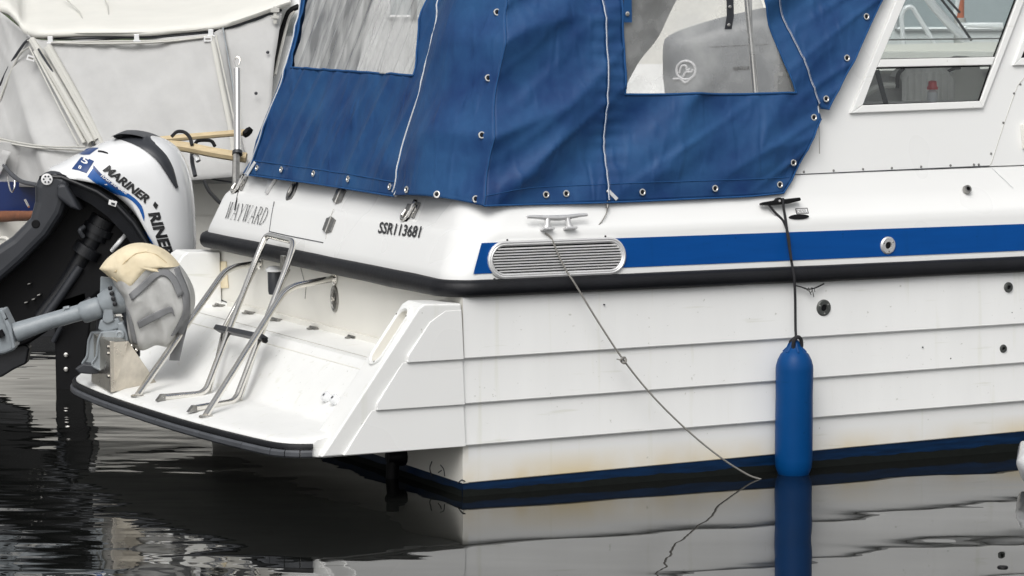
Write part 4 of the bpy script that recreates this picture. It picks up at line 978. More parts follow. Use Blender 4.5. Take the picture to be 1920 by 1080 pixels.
# ================================================================== pillow shapes (covers, cowlings)
class Pillow:
    def __init__(s, fr, outline, centre, W, p=2.6, q=.5, n=72, lob=0.0):
        s.fr, s.c, s.W, s.p, s.q = fr, centre, W, p, q
        pts = catmull([(a, b, 0) for a, b in outline + [outline[0]]], 8)[:-1]
        s.ang = sorted([(math.atan2(q_.y - centre[1], q_.x - centre[0]), math.hypot(q_.x - centre[0], q_.y - centre[1])) for q_ in pts])
    def rad(s, th):
        A_ = s.ang; th = (th + math.pi) % (2 * math.pi) - math.pi
        lo = A_[-1]; lo = (lo[0] - 2 * math.pi, lo[1])
        for a in A_:
            if a[0] >= th:
                f = (th - lo[0]) / max(1e-6, a[0] - lo[0]); return lo[1] + (a[1] - lo[1]) * f
            lo = a
        a = (A_[0][0] + 2 * math.pi, A_[0][1]); f = (th - lo[0]) / max(1e-6, a[0] - lo[0]); return lo[1] + (a[1] - lo[1]) * f
    wob = 0.0
    def wf(s, a, b, side=1):
        return s.wob * (noise.noise((a * 5, b * 3, side)) + 0.5 * ridge(noise.noise((a * 6.5 + b * 3.2, b * 2.3 - a * 2.6, 3))) + .45 * noise.noise((a * 14, b * 10, 9)) + .5 * ridge(noise.noise((a * 3 - b * 4, b * 3.2, 5))))
    def at(s, a, b, off=0.0):              # point on the near side above (a, b)
        da, db = a - s.c[0], b - s.c[1]; r = math.hypot(da, db) / max(1e-6, s.rad(math.atan2(db, da)))
        r = min(r, .995); return s.fr(a, b, s.W * (1 - r ** s.p) ** s.q + s.wf(a, b) + off)
    def geo(s, n=64, m=14, wob=0.0, back=1.0):
        s.wob = wob
        rows = []
        radii = [math.sin(math.pi / 2 * k / m) for k in range(m + 1)]
        for side in (1, -1):
            for r in (radii[1:] if side == 1 else reversed(radii[1:-1])):
                row = []
                for k in range(n):
                    th = 2 * math.pi * k / n; R = s.rad(th) * r; a, b = s.c[0] + R * math.cos(th), s.c[1] + R * math.sin(th)
                    h_ = s.W * max(0, 1 - r ** s.p) ** s.q * (1 if side == 1 else -back)
                    w = s.wf(a, b, side)
                    row.append(s.fr(a, b, h_ + w * (1 if r < .99 else 0)))
                rows.append(row)
        vs, fs = grid(rows, closed_u=True); k = len(vs)
        vs = vs + [s.fr(s.c[0], s.c[1], s.W + s.wf(*s.c)), s.fr(s.c[0], s.c[1], -s.W * back)]
        fs += [(k, (i + 1) % n, i) for i in range(n)]
        L_ = (len(rows) - 1) * n; fs += [(k + 1, L_ + i, L_ + (i + 1) % n) for i in range(n)]
        return vs, fs
def decal_strip(pl, top, bot, off, n=16):  # strip between two polylines laid on a pillow
    def rs(pts):
        c = catmull([(a, b, 0) for a, b in pts], 8); return [c[min(len(c) - 1, round(i * (len(c) - 1) / n))] for i in range(n + 1)]
    T_, B_ = rs(top), rs(bot)
    return grid([[pl.at(*(t.lerp(b, f)).xy, off) for t, b in zip(T_, B_)] for f in (0, .2, .4, .6, .8, 1)])

# ================================================================== small outboard on the platform bracket
sb = Z(200, 722, .327); ow = MB @ sb; dep = ow.y
so = empty('outboard_motor', ow); tag(so, 'small grey outboard under a cream and grey cover, clamped to the platform bracket', 'outboard motor')
PX = FPX / dep * 1.0
def O2(x, y, dy=0.0):                       # point relative to the motor's base at its own distance
    return D(x, y, dep + dy) - ow
fr2 = Fr(O2(275, 560), (1, 0, 0), (0, 0, 1))   # n = (0,-1,0): towards the viewer
fu = lambda x, y: fr2.uv(O2(x, y))
cover_out = [fu(*q) for q in ((205, 500), (250, 466), (300, 470), (337, 498), (361, 538), (365, 572), (356, 592), (338, 615), (322, 648), (296, 646), (268, 656), (247, 642), (241, 600), (236, 560), (215, 530))]
cp_ = Pillow(fr2, cover_out, fu(295, 560), .16, 4.0, .42)
cov = obj('motor_cover', cp_.geo(110, 26, .034), 'cover_grey', so, smooth=True, angle=80)
cap_out = [fu(*q) for q in ((187, 502), (206, 480), (240, 459), (275, 457), (310, 470), (338, 500), (326, 512), (312, 499), (292, 501), (262, 535), (246, 549), (225, 533), (205, 517))]
cap_c = fu(262, 492)
cpl = Pillow(Fr(fr2.o, fr2.e1, fr2.e2), cap_out, cap_c, .185, 4.0, .45)
obj('cover_cap', cpl.geo(90, 18, .014), 'cover_cream', cov, smooth=True, angle=80)
def cstrip(top, bot, m, off=.012, name='cover_band', pl=cp_):
    o = obj(name, decal_strip(pl, [fu(*q) for q in top], [fu(*q) for q in bot], off), m, cov, smooth=True, angle=80); solid(o, .004); return o
cstrip([(250, 545), (275, 522), (300, 501), (318, 500), (335, 515), (350, 545)], [(256, 556), (279, 536), (302, 514), (316, 512), (329, 525), (340, 552)], 'cover_band')
cstrip([(265, 596), (295, 580), (325, 568), (332, 575)], [(268, 609), (298, 594), (326, 580), (334, 586)], 'cover_band')
cstrip([(331, 500), (345, 540), (350, 575), (340, 600), (326, 625)], [(338, 498), (358, 540), (361, 575), (356, 600), (345, 625)], 'cover_band', .008)
cstrip([(238, 575), (247, 600), (254, 640)], [(244, 570), (255, 598), (263, 641)], 'cover_band', .01)
obj('cover_seam', tube([cpl.at(*fu(*q), .003) for q in ((204, 512), (225, 503), (245, 483), (262, 470), (280, 467), (300, 473), (318, 488))], .003, 5), 'teak', cov)
obj('cover_seam', tube([cpl.at(*fu(*q), .003) for q in ((215, 515), (228, 525), (246, 541))], .0025, 5), 'teak', cov)
# hanging strap end
a, b, c = O2(345, 600, -.02), O2(335, 640, -.03), O2(327, 676, -.03)
o = obj('cover_strap', grid([[p + V((-.028, .01, 0)), p + V((.028, -.01, 0))] for p in (a, b, c)]), 'cover_band', cov); solid(o, .004)
# leg, sleeve, steering neck
obj('drive_shaft_tube', tube([O2(198, 571), O2(150, 586), O2(90, 603), O2(28, 624, -.02)], lambda t: .044 + .012 * max(0, t - .75) * 4 * .8, 18), 'motor_grey', so, smooth=True)
obj('shaft_sleeve', tube([O2(190, 575), O2(185, 576.5), O2(157, 586), O2(152, 588)], lambda t: .058 if .1 < t < .9 else .050, 18), 'motor_grey', so, smooth=True)
obj('shaft_clip', tube([O2(116, 592, -.02), O2(122, 578, -.02), O2(130, 577, -.02)], .012, 8), 'motor_grey', so, smooth=True)
nk = obj('motor_neck', tube([O2(192, 572), O2(205, 566), O2(222, 560), O2(244, 556)], lambda t: .062 + .03 * t, 18), 'motor_grey', so, smooth=True)
for k in range(4): obj('neck_bolt', lathe(Fr(O2(207 + k * 3, 540 + k * 10, -.085), (1, 0, 0), (0, 0, 1)), [(.013, 0), (.013, .012), (.006, .016)], 8), 'motor_black', nk)
obj('motor_underside', tube([O2(212, 548, .05), O2(235, 560, .03), O2(252, 590, 0), O2(256, 640, .0)], .06, 12), 'motor_slate', so, smooth=True)
obj('tiller_stub', tube([O2(232, 535, -.12), O2(250, 548, -.14)], .022, 10), 'black', nk, smooth=True)
obj('neck_plate', prism(Fr(O2(202, 540, .03), (1, 0, 0), (0, 0, 1)), [(-.04, -.05), (.06, -.08), (.06, .05), (-.035, .06)], -.02, .02), 'motor_grey', nk)
# gearcase end and fin
def slab(pts, th, m, name, parent, dy=0.0, bev=.008):
    pp = [O2(x, y, dy) for x, y in pts]; f = Fr(pp[0], (1, 0, 0), (0, 0, 1)); poly = [f.uv(q) for q in pp]
    area = sum(poly[i][0] * poly[(i + 1) % len(poly)][1] - poly[(i + 1) % len(poly)][0] * poly[i][1] for i in range(len(poly)))
    if area < 0: poly.reverse()
    return bevel(obj(name, prism(f, poly, -th / 2, th / 2), m, parent), bev, 3)
slab([(-30, 590), (4, 577), (14, 585), (24, 612), (36, 617), (32, 640), (30, 655), (10, 662), (-30, 668)], .12, 'motor_grey', 'gearcase', so, 0, .02)
slab([(3, 579), (10, 578), (26, 610), (33, 648), (28, 652), (20, 618)], .17, 'motor_grey', 'gearcase_flange', so, -.01, .006)
obj('gearcase_slot', tube([O2(6, 588, -.08), O2(12, 600, -.085)], .012, 8), 'black', so); obj('gearcase_slot', tube([O2(-2, 620, -.075), O2(4, 632, -.075)], .02, 8), 'black', so)
# clamp bracket: two curved cheeks
for dx, dy in ((-16, .07), (2, -.06)):
    ck = slab([(186 + dx, 622), (232 + dx, 617), (240 + dx, 640), (205 + dx, 641), (202 + dx, 672), (196 + dx, 699), (190 + dx, 698), (170 + dx, 685), (178 + dx, 668), (181 + dx, 640)], .028, 'motor_grey', 'clamp_cheek', so, dy, .006)
    obj('cheek_rim', tube(catmull([O2(x + dx, y, dy - .016) for x, y in ((188, 624), (182, 640), (179, 668), (171, 684), (194, 697))], 4), .007, 7), 'motor_grey', ck, smooth=True)
slab([(222, 604), (232, 602), (240, 622), (246, 650), (238, 655), (232, 640), (226, 640)], .10, 'motor_grey', 'clamp_screw_arm', so, -.03, .008)
obj('pivot_bolt', lathe(Fr(O2(225, 627, -.09), (1, 0, 0), (0, 0, 1)), [(.024, 0), (.024, .014), (.014, .018), (.010, .012)], 16), 'motor_grey', so, smooth=True)
ch = slab([(243, 650), (262, 652), (262, 670), (246, 668)], .07, 'black', 'clamp_handle', so, -.02)
for x, y in ((248, 648), (256, 656), (250, 661)): obj('handle_screw', lathe(Fr(O2(x, y, -.06), (1, 0, 0), (0, 0, 1)), [(.008, 0), (.008, .008), (.003, .01)], 8), 'steel', ch)
slab([(142, 690), (158, 680), (190, 684), (196, 698), (172, 700), (150, 698)], .09, 'motor_slate', 'tilt_foot', so, .0)
slab([(190, 598), (225, 594), (232, 612), (200, 622), (186, 615)], .11, 'motor_grey', 'swivel_block', so, 0.01)
slab([(197, 572), (213, 570), (216, 600), (203, 606), (194, 600)], .10, 'motor_grey', 'swivel_neck', so, -.01)

# ================================================================== big white outboard, tilted up, on the neighbouring boat's stern
md_ = 18.9
mo = D(92, 325, md_); mbase = V((D(135, 690, md_).x, md_, 0))
mm = empty('outboard_motor', mbase); tag(mm, 'large white outboard motor with black leg tilted up at the left', 'outboard motor')
mf = Fr(mo - mbase, (.786, 0, -.618), (.618, 0, .786))
M2 = lambda x, y, dy=0.0: D(x, y, md_ + dy) - mbase
mu = lambda x, y: mf.uv(M2(x, y))
out = [mu(*q) for q in ((74, 322), (112, 305), (150, 286), (185, 270), (215, 259), (255, 254), (300, 258), (332, 278), (352, 315), (362, 360), (366, 420), (366, 478), (352, 520), (318, 506), (296, 456), (262, 404), (228, 370), (190, 346), (150, 328), (100, 322))]
cowl = Pillow(mf, out, mu(245, 345), .30, 3.6, .42)
cw = obj('cowling', cowl.geo(110, 18), 'white_paint', mm, smooth=True, angle=80)
def mstrip(top, bot, m, name='decal', off=.004, n=18, parent=cw):
    return obj(name, decal_strip(cowl, [mu(*q) for q in top], [mu(*q) for q in bot], off, n), m, parent, smooth=True, angle=80)
# black air intake along the top edge
intake_o = [mu(*q) for q in ((214, 253), (232, 247), (262, 249), (290, 258), (318, 280), (336, 310), (343, 345), (336, 349), (326, 340), (316, 312), (300, 290), (278, 274), (255, 264), (235, 259))]
ip = Pillow(mf, intake_o, mu(300, 281), .30, 5, .3)
ivs = []
top_ = catmull([(*mu(*q), 0) for q in ((214, 253), (232, 247), (262, 249), (292, 259), (320, 280), (336, 308), (343, 345))], 8)
bot_ = catmull([(*mu(*q), 0) for q in ((218, 258), (236, 260), (258, 266), (281, 277), (302, 294), (318, 316), (338, 349))], 8)
rows = [[mf(t.x, t.y, -.2) for t in top_]] + [[mf(t.x, t.y, .06) for t in top_]] + [[cowl.at(*(t.lerp(b, f)).xy, .012 + .012 * math.sin(math.pi * f)) if f > .25 else mf(*(t.lerp(b, f)).xy, .15 + .1 * f) for t, b in zip(top_, bot_)] for f in (.12, .3, .5, .7, .85, 1)] + [[cowl.at(b.x, b.y, -.01) for b in bot_]]
obj('air_intake', grid(rows), 'motor_slate', cw, smooth=True, angle=80)
for q in (): obj('intake_fin', tube([cowl.at(*mu(q[0], q[1] + 4), .02), cowl.at(*mu(q[0] + 1, q[1] + 13), .02)], .006, 6), 'white_paint', cw)
# blue swooshes
mstrip([(189, 306), (200, 322), (225, 343), (255, 358), (276, 378), (282, 398)], [(176, 325), (195, 340), (222, 357), (250, 364), (270, 382), (281, 408)], 'decal_blue')
mstrip([(187, 304), (200, 318), (215, 330), (235, 347)], [(186, 309), (197, 322), (212, 336), (232, 351)], 'decal_navy', off=.0055)
mstrip([(276, 420), (292, 440), (304, 466), (309, 488)], [(271, 424), (284, 445), (296, 470), (303, 495)], 'decal_blue')
# MARINER lettering along the side, and again down the front
def mtext(body, p0, p1, hpx, m, bold, shear, off=.006, name='lettering', sp=1.0):
    a, b = mu(*p0), mu(*p1); d_ = V((b[0] - a[0], b[1] - a[1])); w_ = d_.length; d_.normalize(); nn = V((-d_.y, d_.x)); h_ = hpx * md_ / FPX
    fn = lambda x, y: cowl.at(a[0] + d_.x * x + nn.x * y, a[1] + d_.y * x + nn.y * y, off)
    return obj(name, text_geo(body, None, w_, h_, bold, shear, mapf=fn, spacing=sp), m, cw)
mtext('MARINER', (204, 314), (284, 375), 16, 'lettering', .04, .25)
mtext('fourstroke', (200, 324), (248, 358), 8, 'lettering_white', .01, .3, .0075)
mtext('RINER', (288, 393), (315, 476), 21, 'lettering', .045, .2)
mstrip([(301, 371), (307, 378)], [(297, 378), (303, 386)], 'lettering', n=4)
mtext('150', (316, 478), (326, 500), 12, 'cover_band', .0, .1)
# sticker with numerals
mstrip([(160, 291), (172, 292), (187, 297)], [(145, 312), (158, 314), (174, 319)], 'decal_navy', n=6)
mtext('5', (161, 299), (174, 304), 11, 'lettering_white', .02, 0, .0075)
mtext('8', (157, 310), (163, 312), 6, 'lettering_white', .02, 0, .0075)
mstrip([(165, 278), (176, 275), (192, 274)], [(150, 287), (164, 287), (176, 286)], 'decal_navy', n=6)
mstrip([(192, 278), (204, 279), (213, 282)], [(192, 281), (203, 282), (212, 284)], 'lettering', n=4)
# black pan under the cowling
pan_t = [(86, 325), (100, 321), (130, 322), (160, 334), (195, 349), (229, 372), (262, 406), (296, 458), (316, 506)]
pan_b = [(80, 345), (95, 350), (125, 352), (150, 362), (180, 378), (212, 402), (244, 436), (276, 486), (300, 540)]
a_ = [mf.uv(M2(*q)) for q in pan_t]; b_ = [mf.uv(M2(*q)) for q in pan_b]
rows = [[mf(*p, c) for p in (a_ if k < 3 else b_)] for k, c in enumerate((-.26, 0, .26, .22, -.22))]
pan = obj('lower_pan', grid(rows, closed_v=True), 'motor_black', mm, smooth=True, angle=40)
bevel(obj('pan_lip', tube([mf(*mf.uv(M2(x - 3, y + 5)), .26) for x, y in pan_t[1:]], .014, 8), 'motor_black', pan, smooth=True), .001)
def mslab(pts, th, m, name, parent=mm, dy=0.0, bev=.012):
    pp = [M2(x, y, dy) for x, y in pts]; f = Fr(pp[0], (1, 0, 0), (0, 0, 1)); poly = [f.uv(q) for q in pp]
    area = sum(poly[i][0] * poly[(i + 1) % len(poly)][1] - poly[(i + 1) % len(poly)][0] * poly[i][1] for i in range(len(poly)))
    if area < 0: poly.reverse()
    return bevel(obj(name, prism(f, poly, -th / 2, th / 2), m, parent), bev, 3)
def mtube(pts, r, m, name, parent=mm, n=12): return obj(name, tube(catmull([M2(*p) for p in pts], 5), r, n), m, parent, smooth=True)
# exhaust housing (slate) sweeping down to the left
hs_ = mslab([(72, 345), (84, 322), (112, 316), (140, 330), (134, 366), (122, 400), (96, 440), (50, 486), (0, 530), (-60, 580), (-80, 520), (-30, 480), (30, 440), (64, 405), (72, 375)], .34, 'motor_slate', 'exhaust_housing', dy=-.10, bev=.05)
mslab([(115, 342), (130, 340), (148, 372), (158, 392), (140, 386), (113, 366)], .36, 'motor_slate', 'housing_shoulder', dy=-.13, bev=.02)
obj('round_badge', lathe(Fr(M2(88, 336, -.275), (1, 0, 0), (0, 0, 1)), [(.034, 0), (.034, .006), (.024, .008)], 20), 'lettering_white', hs_)
for k in range(6):
    a = k * math.pi / 3; obj('badge_petal', lathe(Fr(M2(88 + 6 * math.cos(a), 336 + 6 * math.sin(a), -.284), (1, 0, 0), (0, 0, 1)), [(.006, 0), (.006, .002)], 6), 'motor_slate', hs_)
obj('housing_hole', lathe(Fr(M2(67, 420, -.272), (1, 0, .2), (0, 0, 1)), [(.026, 0), (.022, .004), (.01, .004)], 16), 'black', hs_)
mslab([(134, 350), (170, 352), (215, 380), (258, 430), (300, 500), (300, 560), (230, 520), (180, 560), (120, 600), (60, 640), (0, 660), (-60, 640), (-60, 560), (40, 480), (110, 400)], .30, 'black', 'leg_body', dy=.12, bev=.03)
mtube([(196, 408), (185, 428), (176, 446)], .085, 'motor_black', 'steering_tube'); mtube([(188, 424), (182, 436)], .10, 'motor_black', 'steering_collar')
mtube([(176, 446), (150, 490), (118, 540), (75, 595)], lambda t: .062 - .012 * t, 'motor_black', 'tilt_ram')
mtube([(168, 462, -.04), (158, 478, -.04)], .085, 'motor_black', 'tilt_collar')
mtube([(150, 500, -.05), (112, 556, -.05), (84, 594, -.05)], .028, 'motor_slate', 'tilt_rod')
mtube([(158, 425, -.1), (150, 432, -.12), (156, 444, -.1)], .014, 'rubber_grey', 'cable')
mtube([(205, 400, -.1), (228, 412, -.16), (245, 398, -.18), (252, 385, -.2)], .018, 'motor_black', 'cable')
mtube([(236, 440, -.1), (222, 456, -.14), (210, 470, -.1)], .014, 'white_paint', 'cable')
mtube([(170, 560, -.05), (130, 590, -.1), (100, 640, -.05)], .016, 'motor_slate', 'cable')
lab = mslab([(205, 374), (220, 378), (217, 388), (203, 383)], .01, 'lettering_white', 'warning_label', dy=-.27, bev=.001)
mslab([(209, 379), (216, 381), (215, 385), (208, 383)], .004, 'motor_slate', 'warning_panel', lab, dy=-.278, bev=.001)
for q in ((52, 531), (60, 560), (70, 552), (46, 566)): mslab([(q[0], q[1]), (q[0] + 7, q[1] - 2), (q[0] + 7, q[1] + 1), (q[0], q[1] + 3)], .05, 'steel_dull', 'glint_block', dy=-.06, bev=.004)  # small steel blocks put in as the light glints around the tilt ram
# lower gearcase and skeg, and the bracket leg standing in the water
mslab([(0, 650), (30, 630), (58, 650), (52, 680), (30, 690), (4, 706), (-30, 700), (-30, 660)], .12, 'motor_black', 'gearcase', dy=.1)
br = mslab([(108, 560), (168, 540), (176, 600), (168, 660), (160, 760), (112, 760), (110, 660)], .30, 'black', 'transom_bracket', dy=.12)
for y in (665, 692): obj('bracket_bolt', lathe(Fr(M2(124, y, -.04), (1, 0, 0), (0, 0, 1)), [(.014, 0), (.014, .008), (.005, .010)], 8), 'steel', br)

# ================================================================== neighbouring boat with the grey awning
nb = empty('awning_boat', (D(150, 400, 21.6).x, 21.6, 0)); tag(nb, 'boat under a pale grey and cream awning at the upper left', 'boat')
NO = V(nb.location)
def nd(x, y): return 21.3 + (280 - y) * .0022 + max(0, 75 - x) * .008
def NB(x, y, dd=0.0): return D(x, y, nd(x, y) + dd) - NO
def nwr(p):
    u = p.x * .8 + p.z * .5; v = p.z * .8 - p.x * .5
    return V((0, -1, 0)) * (.035 * ridge(noise.noise((u * 2.6, v * 1.1, 2))) + .030 * noise.noise((u * 5, v * 1.6, 6)) + .02 * max(0, ridge(noise.noise((u * 7, v * .9, 8)))) ** 3 + .03 * noise.noise((p.x * 1.1, p.z * 1.3, 3)))
panel = obj('awning_panel', quilt([[(62, 72), (92, 76), (250, 76), (400, 62), (420, 50)], [(110, 150), (135, 150), (280, 150), (415, 140), (432, 140)], [(165, 245), (186, 250), (300, 262), (436, 262), (450, 255)], [(215, 325), (235, 330), (330, 340), (448, 330), (470, 320)]], NB, .05, disp=nwr), 'awning_grey', nb, smooth=True, angle=80)
solid(panel, .004)
solid(obj('awning_panel', quilt([[(417, 50), (530, 20)], [(432, 140), (516, 110)], [(450, 255), (505, 230)], [(470, 322), (500, 320)]], lambda x, y: NB(x, y, .02), .05, disp=nwr), 'awning_grey', nb, smooth=True, angle=80), .004)
solid(obj('awning_panel', quilt([[(-60, 5), (2, 22), (60, 70)], [(-60, 170), (30, 150), (112, 152)], [(-60, 250), (60, 248), (165, 246)], [(-60, 350), (100, 350), (218, 352)]], lambda x, y: NB(x, y, .01), .05, disp=nwr), 'awning_grey', nb, smooth=True, angle=80), .004)
# roof: rolls over from the eave and rises to the back
def roof():
    eave = catmull([(-80, 40, 0), (0, 22, 0), (30, 40, 0), (52, 66, 0), (120, 69, 0), (210, 67, 0), (300, 66, 0), (400, 56, 0), (470, 36, 0), (528, 16, 0), (545, 10, 0)], 6)
    rows = []
    for k, (dy, dep) in enumerate(((3, .02), (-1, -.05), (-7, -.07), (-14, -.04), (-24, .12), (-40, .6), (-60, 1.2), (-85, 2.0), (-105, 2.8))):
        row = []
        for i, e in enumerate(eave):
            p = NB(e.x, e.y + dy, dep); row.append(p + V((0, 0, .012 * noise.noise((p.x * 2.2, p.y * 1.5, 4)))))
        rows.append(row)
    return rows
rrows = roof(); solid(obj('awning_roof', grid(rrows), 'awning_cream', nb, smooth=True, angle=80), .006)
def ntube(pts, r, m, name, dd=-.03, parent=nb, n=8): return obj(name, tube(catmull([NB(x, y, dd) for x, y in pts], 6), r, n), m, parent, smooth=True)
eave_px = [(52, 69), (120, 72), (210, 70), (300, 69), (400, 59), (470, 39), (528, 18)]
ntube(eave_px, .010, 'motor_slate', 'eave_rail', -.01)
ntube([(x, y + 7) for x, y in eave_px[:5]], .006, 'awning_trim', 'seam', -.05)
for pts in ([(62, 42), (150, 47), (300, 44), (430, 28), (520, 5)], [(195, -5), (203, 15), (206, 43)], [(118, -5), (150, 25), (160, 47)]):
    obj('roof_seam', tube([NB(x, y, .03 + (60 - y) * .02) + V((0, -.03, .012)) for x, y in pts], .005, 6), 'awning_trim', nb)
for pts in ([(60, 75), (110, 160), (172, 268)], [(86, 90), (135, 175), (182, 262)]): ntube(pts, .028 if pts[0][0] < 70 else .018, 'awning_trim', 'corner_flap', -.06)
ntube([(72, 92), (120, 170), (170, 262), (180, 285)], .008, 'motor_slate', 'corner_pole', -.07)
ntube([(0, 160), (20, 120), (45, 82), (58, 72)], .010, 'motor_slate', 'hoop', -.03); ntube([(-5, 200), (10, 160), (35, 105), (55, 88)], .008, 'awning_trim', 'hoop', -.05)
ntube([(55, 88), (100, 180), (147, 272)], .006, 'awning_trim', 'seam', -.06)
ntube([(-10, 258), (50, 270), (100, 275), (160, 275)], .006, 'awning_trim', 'seam', -.06)
ntube([(405, 66), (425, 160), (440, 230)], .006, 'awning_trim', 'seam', -.06); ntube([(418, 52), (435, 150), (448, 250)], .005, 'motor_grey', 'seam', -.06)
for pts, w_ in (([(96, 80), (180, 82), (300, 79), (400, 68)], .016), ([(92, 84), (140, 168), (190, 262), (200, 290)], .022), ([(398, 70), (414, 150), (434, 250), (440, 300)], .018), ([(66, 96), (112, 182), (158, 268)], .016), ([(-10, 262), (60, 276), (160, 282)], .014), ([(52, 60), (130, 62), (300, 60), (400, 50), (525, 12)], .010)):
    obj('binding', tube(catmull([NB(x, y, -.055) for x, y in pts], 6), w_, 8, flat=.5), 'awning_trim', nb, smooth=True)
for x, y in ((94, 74), (256, 70), (395, 61)):
    f = Fr(NB(x, y, -.06), (1, 0, 0), (0, 0, 1)); bevel(obj('strap_buckle', join(box(f, -.015, .02, -.022, .022, 0, .02), box(f, -.022, .03, -.03, -.018, 0, .02)), 'white_paint', nb), .003)
for x, y, r in ((58, 109, .3), (390, 73, 0)):
    f = Fr(NB(x, y, -.07), (math.cos(r), 0, -math.sin(r)), (math.sin(r), 0, math.cos(r))); t_ = obj('care_tag', box(f, -.028, .028, -.018, .018, 0, .004), 'lettering_white', nb); obj('tag_print', box(f, -.018, .018, -.006, .006, .004, .005), 'rope_grey', t_)
for x, y in ((502, 98), (480, 175)): obj('press_stud', lathe(Fr(NB(x, y, -.05), (1, 0, 0), (0, 0, 1)), [(.012, 0), (.010, .008), (.004, .01)], 12), 'motor_slate', nb)
f = Fr(NB(516, 20, -.1), (1, 0, 0), (0, 0, 1)); bevel(obj('strap_buckle', join(box(f, -.03, .03, -.012, .02, 0, .02), box(f, -.012, .012, -.09, .03, 0, .012), box(f, -.028, .028, -.055, -.035, 0, .02)), 'awning_trim', nb), .003)
# white cabin side with black window trim next to the awning
obj('cabin_side', quilt([[(525, -60), (640, -60)], [(520, 40), (640, 40)], [(500, 150), (640, 150)], [(486, 330), (640, 330)]], lambda x, y: NB(x, y, .35), .2), 'gelcoat', nb)
ntube([(560, 12), (545, 20), (536, 36), (518, 95), (508, 145)], .020, 'black', 'window_trim', .25); ntube([(552, 22), (542, 35), (526, 95), (516, 140)], .010, 'gelcoat_cream', 'window_trim', .2)
obj('side_window', prism(Fr(NB(548, 40, .3), (1, 0, 0), (0, 0, 1)), [(.03, .06), (-.02, 0), (-.13, -.36), (.3, -.36), (.3, .06)], 0, .01), 'window_glass', nb)
# hull and skirt below the awning
def nhull(y0z, y1z, x0, x1, m, name, dd, y_depth=21.5, curve=0.0):
    X0, X1 = D(x0, 400, y_depth).x, D(x1, 400, y_depth).x
    rows = [[V((X0 + (X1 - X0) * k / 12, y_depth + dd + curve * (k / 12 - .5) ** 2, z)) - NO for k in range(13)] for z in (y0z, (y0z + y1z) / 2, y1z)]
    rows.append([p + V((0, 3.0, 0)) for p in rows[-1]])
    return obj(name, grid(rows), m, nb)
nhull(.14, .86, -500, 500, 'gelcoat_cream', 'hull_side', .1); nhull(-.3, .14, -500, 500, 'motor_black', 'hull_bottom', .14); nhull(.86, 1.075, -500, 75, 'navy_paint', 'hull_stripe', .06); nhull(1.06, 1.34, -500, 505, 'awning_grey', 'awning_skirt', .12)
nhull(.845, 1.06, 100, 500, 'gelcoat_cream', 'stern_panel', .09)
br_ = ntube([(-60, 408), (0, 406), (30, 405), (62, 404), (74, 398)], lambda t: .042 * (1 - .3 * t), 'brown_cover', 'rolled_cover', -.12, n=12)
solid(obj('loose_flap', quilt([[(-40, 270), (22, 284)], [(-40, 310), (10, 308)], [(-40, 330), (-2, 332)]], lambda x, y: NB(x, y, -.2), .05, disp=nwr), 'awning_grey', nb, smooth=True), .004)
ntube([(8, 310), (20, 325), (40, 340), (70, 347)], .016, 'rubber_grey', 'hose', -.2)
for pts in ([(14, 332), (18, 352), (22, 360), (27, 352), (28, 333)],): ntube(pts, .005, 'steel', 'shackle', -.2)
ntube([(47, 375), (54, 388)], .008, 'steel', 'shackle', -.2)
ntube([(-20, 452), (8, 446), (20, 455)], .014, 'gelcoat_cream', 'hull_moulding', -.1)
# teak rails, black ties, chrome post with a hook
ntube([(300, 262), (340, 258), (400, 253), (462, 248)], .022, 'teak', 'teak_rail', -.5); ntube([(315, 272), (350, 276), (400, 286), (462, 296)], .034, 'teak', 'teak_rail', -.75)
ntube([(322, 256), (332, 247), (346, 248), (356, 258), (360, 272)], .012, 'rope_black', 'rope_tie', -.8); ntube([(366, 270), (372, 264), (395, 264), (403, 274)], .012, 'black', 'rail_clamp', -.6)
ntube([(362, 276), (360, 300), (366, 330)], .014, 'motor_slate', 'strap', -.6); ntube([(366, 290), (372, 302)], .018, 'white_paint', 'buckle', -.7)
ntube([(462, 246), (466, 250)], .04, 'black', 'rail_cap', -.5)
post = ntube([(444.5, 130), (445, 200), (445, 288)], .0235, 'chrome', 'chrome_post', -.85, n=16)
ntube([(445, 284), (445, 290)], .034, 'motor_slate', 'post_collar', -.85, parent=post, n=14); ntube([(443, 290), (442, 350)], .024, 'steel_dull', 'post_foot', -.85, parent=post)
ntube([(445, 130), (441, 124), (439, 115), (442, 108), (447, 107), (450, 113), (448, 122)], .006, 'steel', 'post_hook', -.85, parent=post)
ntube([(366, 306), (400, 318), (440, 324)], .008, 'rubber_grey', 'skirt_seam', .05); ntube([(366, 322), (400, 336), (440, 342)], .006, 'rubber_grey', 'skirt_seam', .05)
ntube([(382, 338), (392, 358), (408, 376), (418, 384)], .013, 'motor_black', 'fuel_hose', -.1)

# ================================================================== motor boat on the far side, seen through the windows
fb_o = V((1.5, 22.6, 0)); fbt = empty('motor_boat', fb_o); tag(fbt, 'white motor boat with windscreen seen through the cabin windows', 'boat')
def FB(x, y, dep): return D(x, y, dep) - fb_o
fh = Fr((0, 0, 0), (1, 0, 0), (0, 0, 1))
def hullrow(z, w, x0): return [V((x0, -w, z)), V((4.5, -w * 1.05, z + .1)), V((7.2, 0, z + .3)), V((4.5, w * 1.05, z + .1)), V((x0, w, z))]
rows = [hullrow(-.3, .8, .0), hullrow(.5, 1.0, -.05), hullrow(1.15, 1.15, -.08), hullrow(1.62, 1.1, .05)]
rows = [[p + V((0, 1.3, 0)) for p in r] for r in rows]
obj('hull', grid(rows, closed_u=True), 'gelcoat', fbt, smooth=True, angle=30)
obj('deck', (rows[-1], [(0, 1, 2, 3, 4)]), 'gelcoat_deck', fbt)
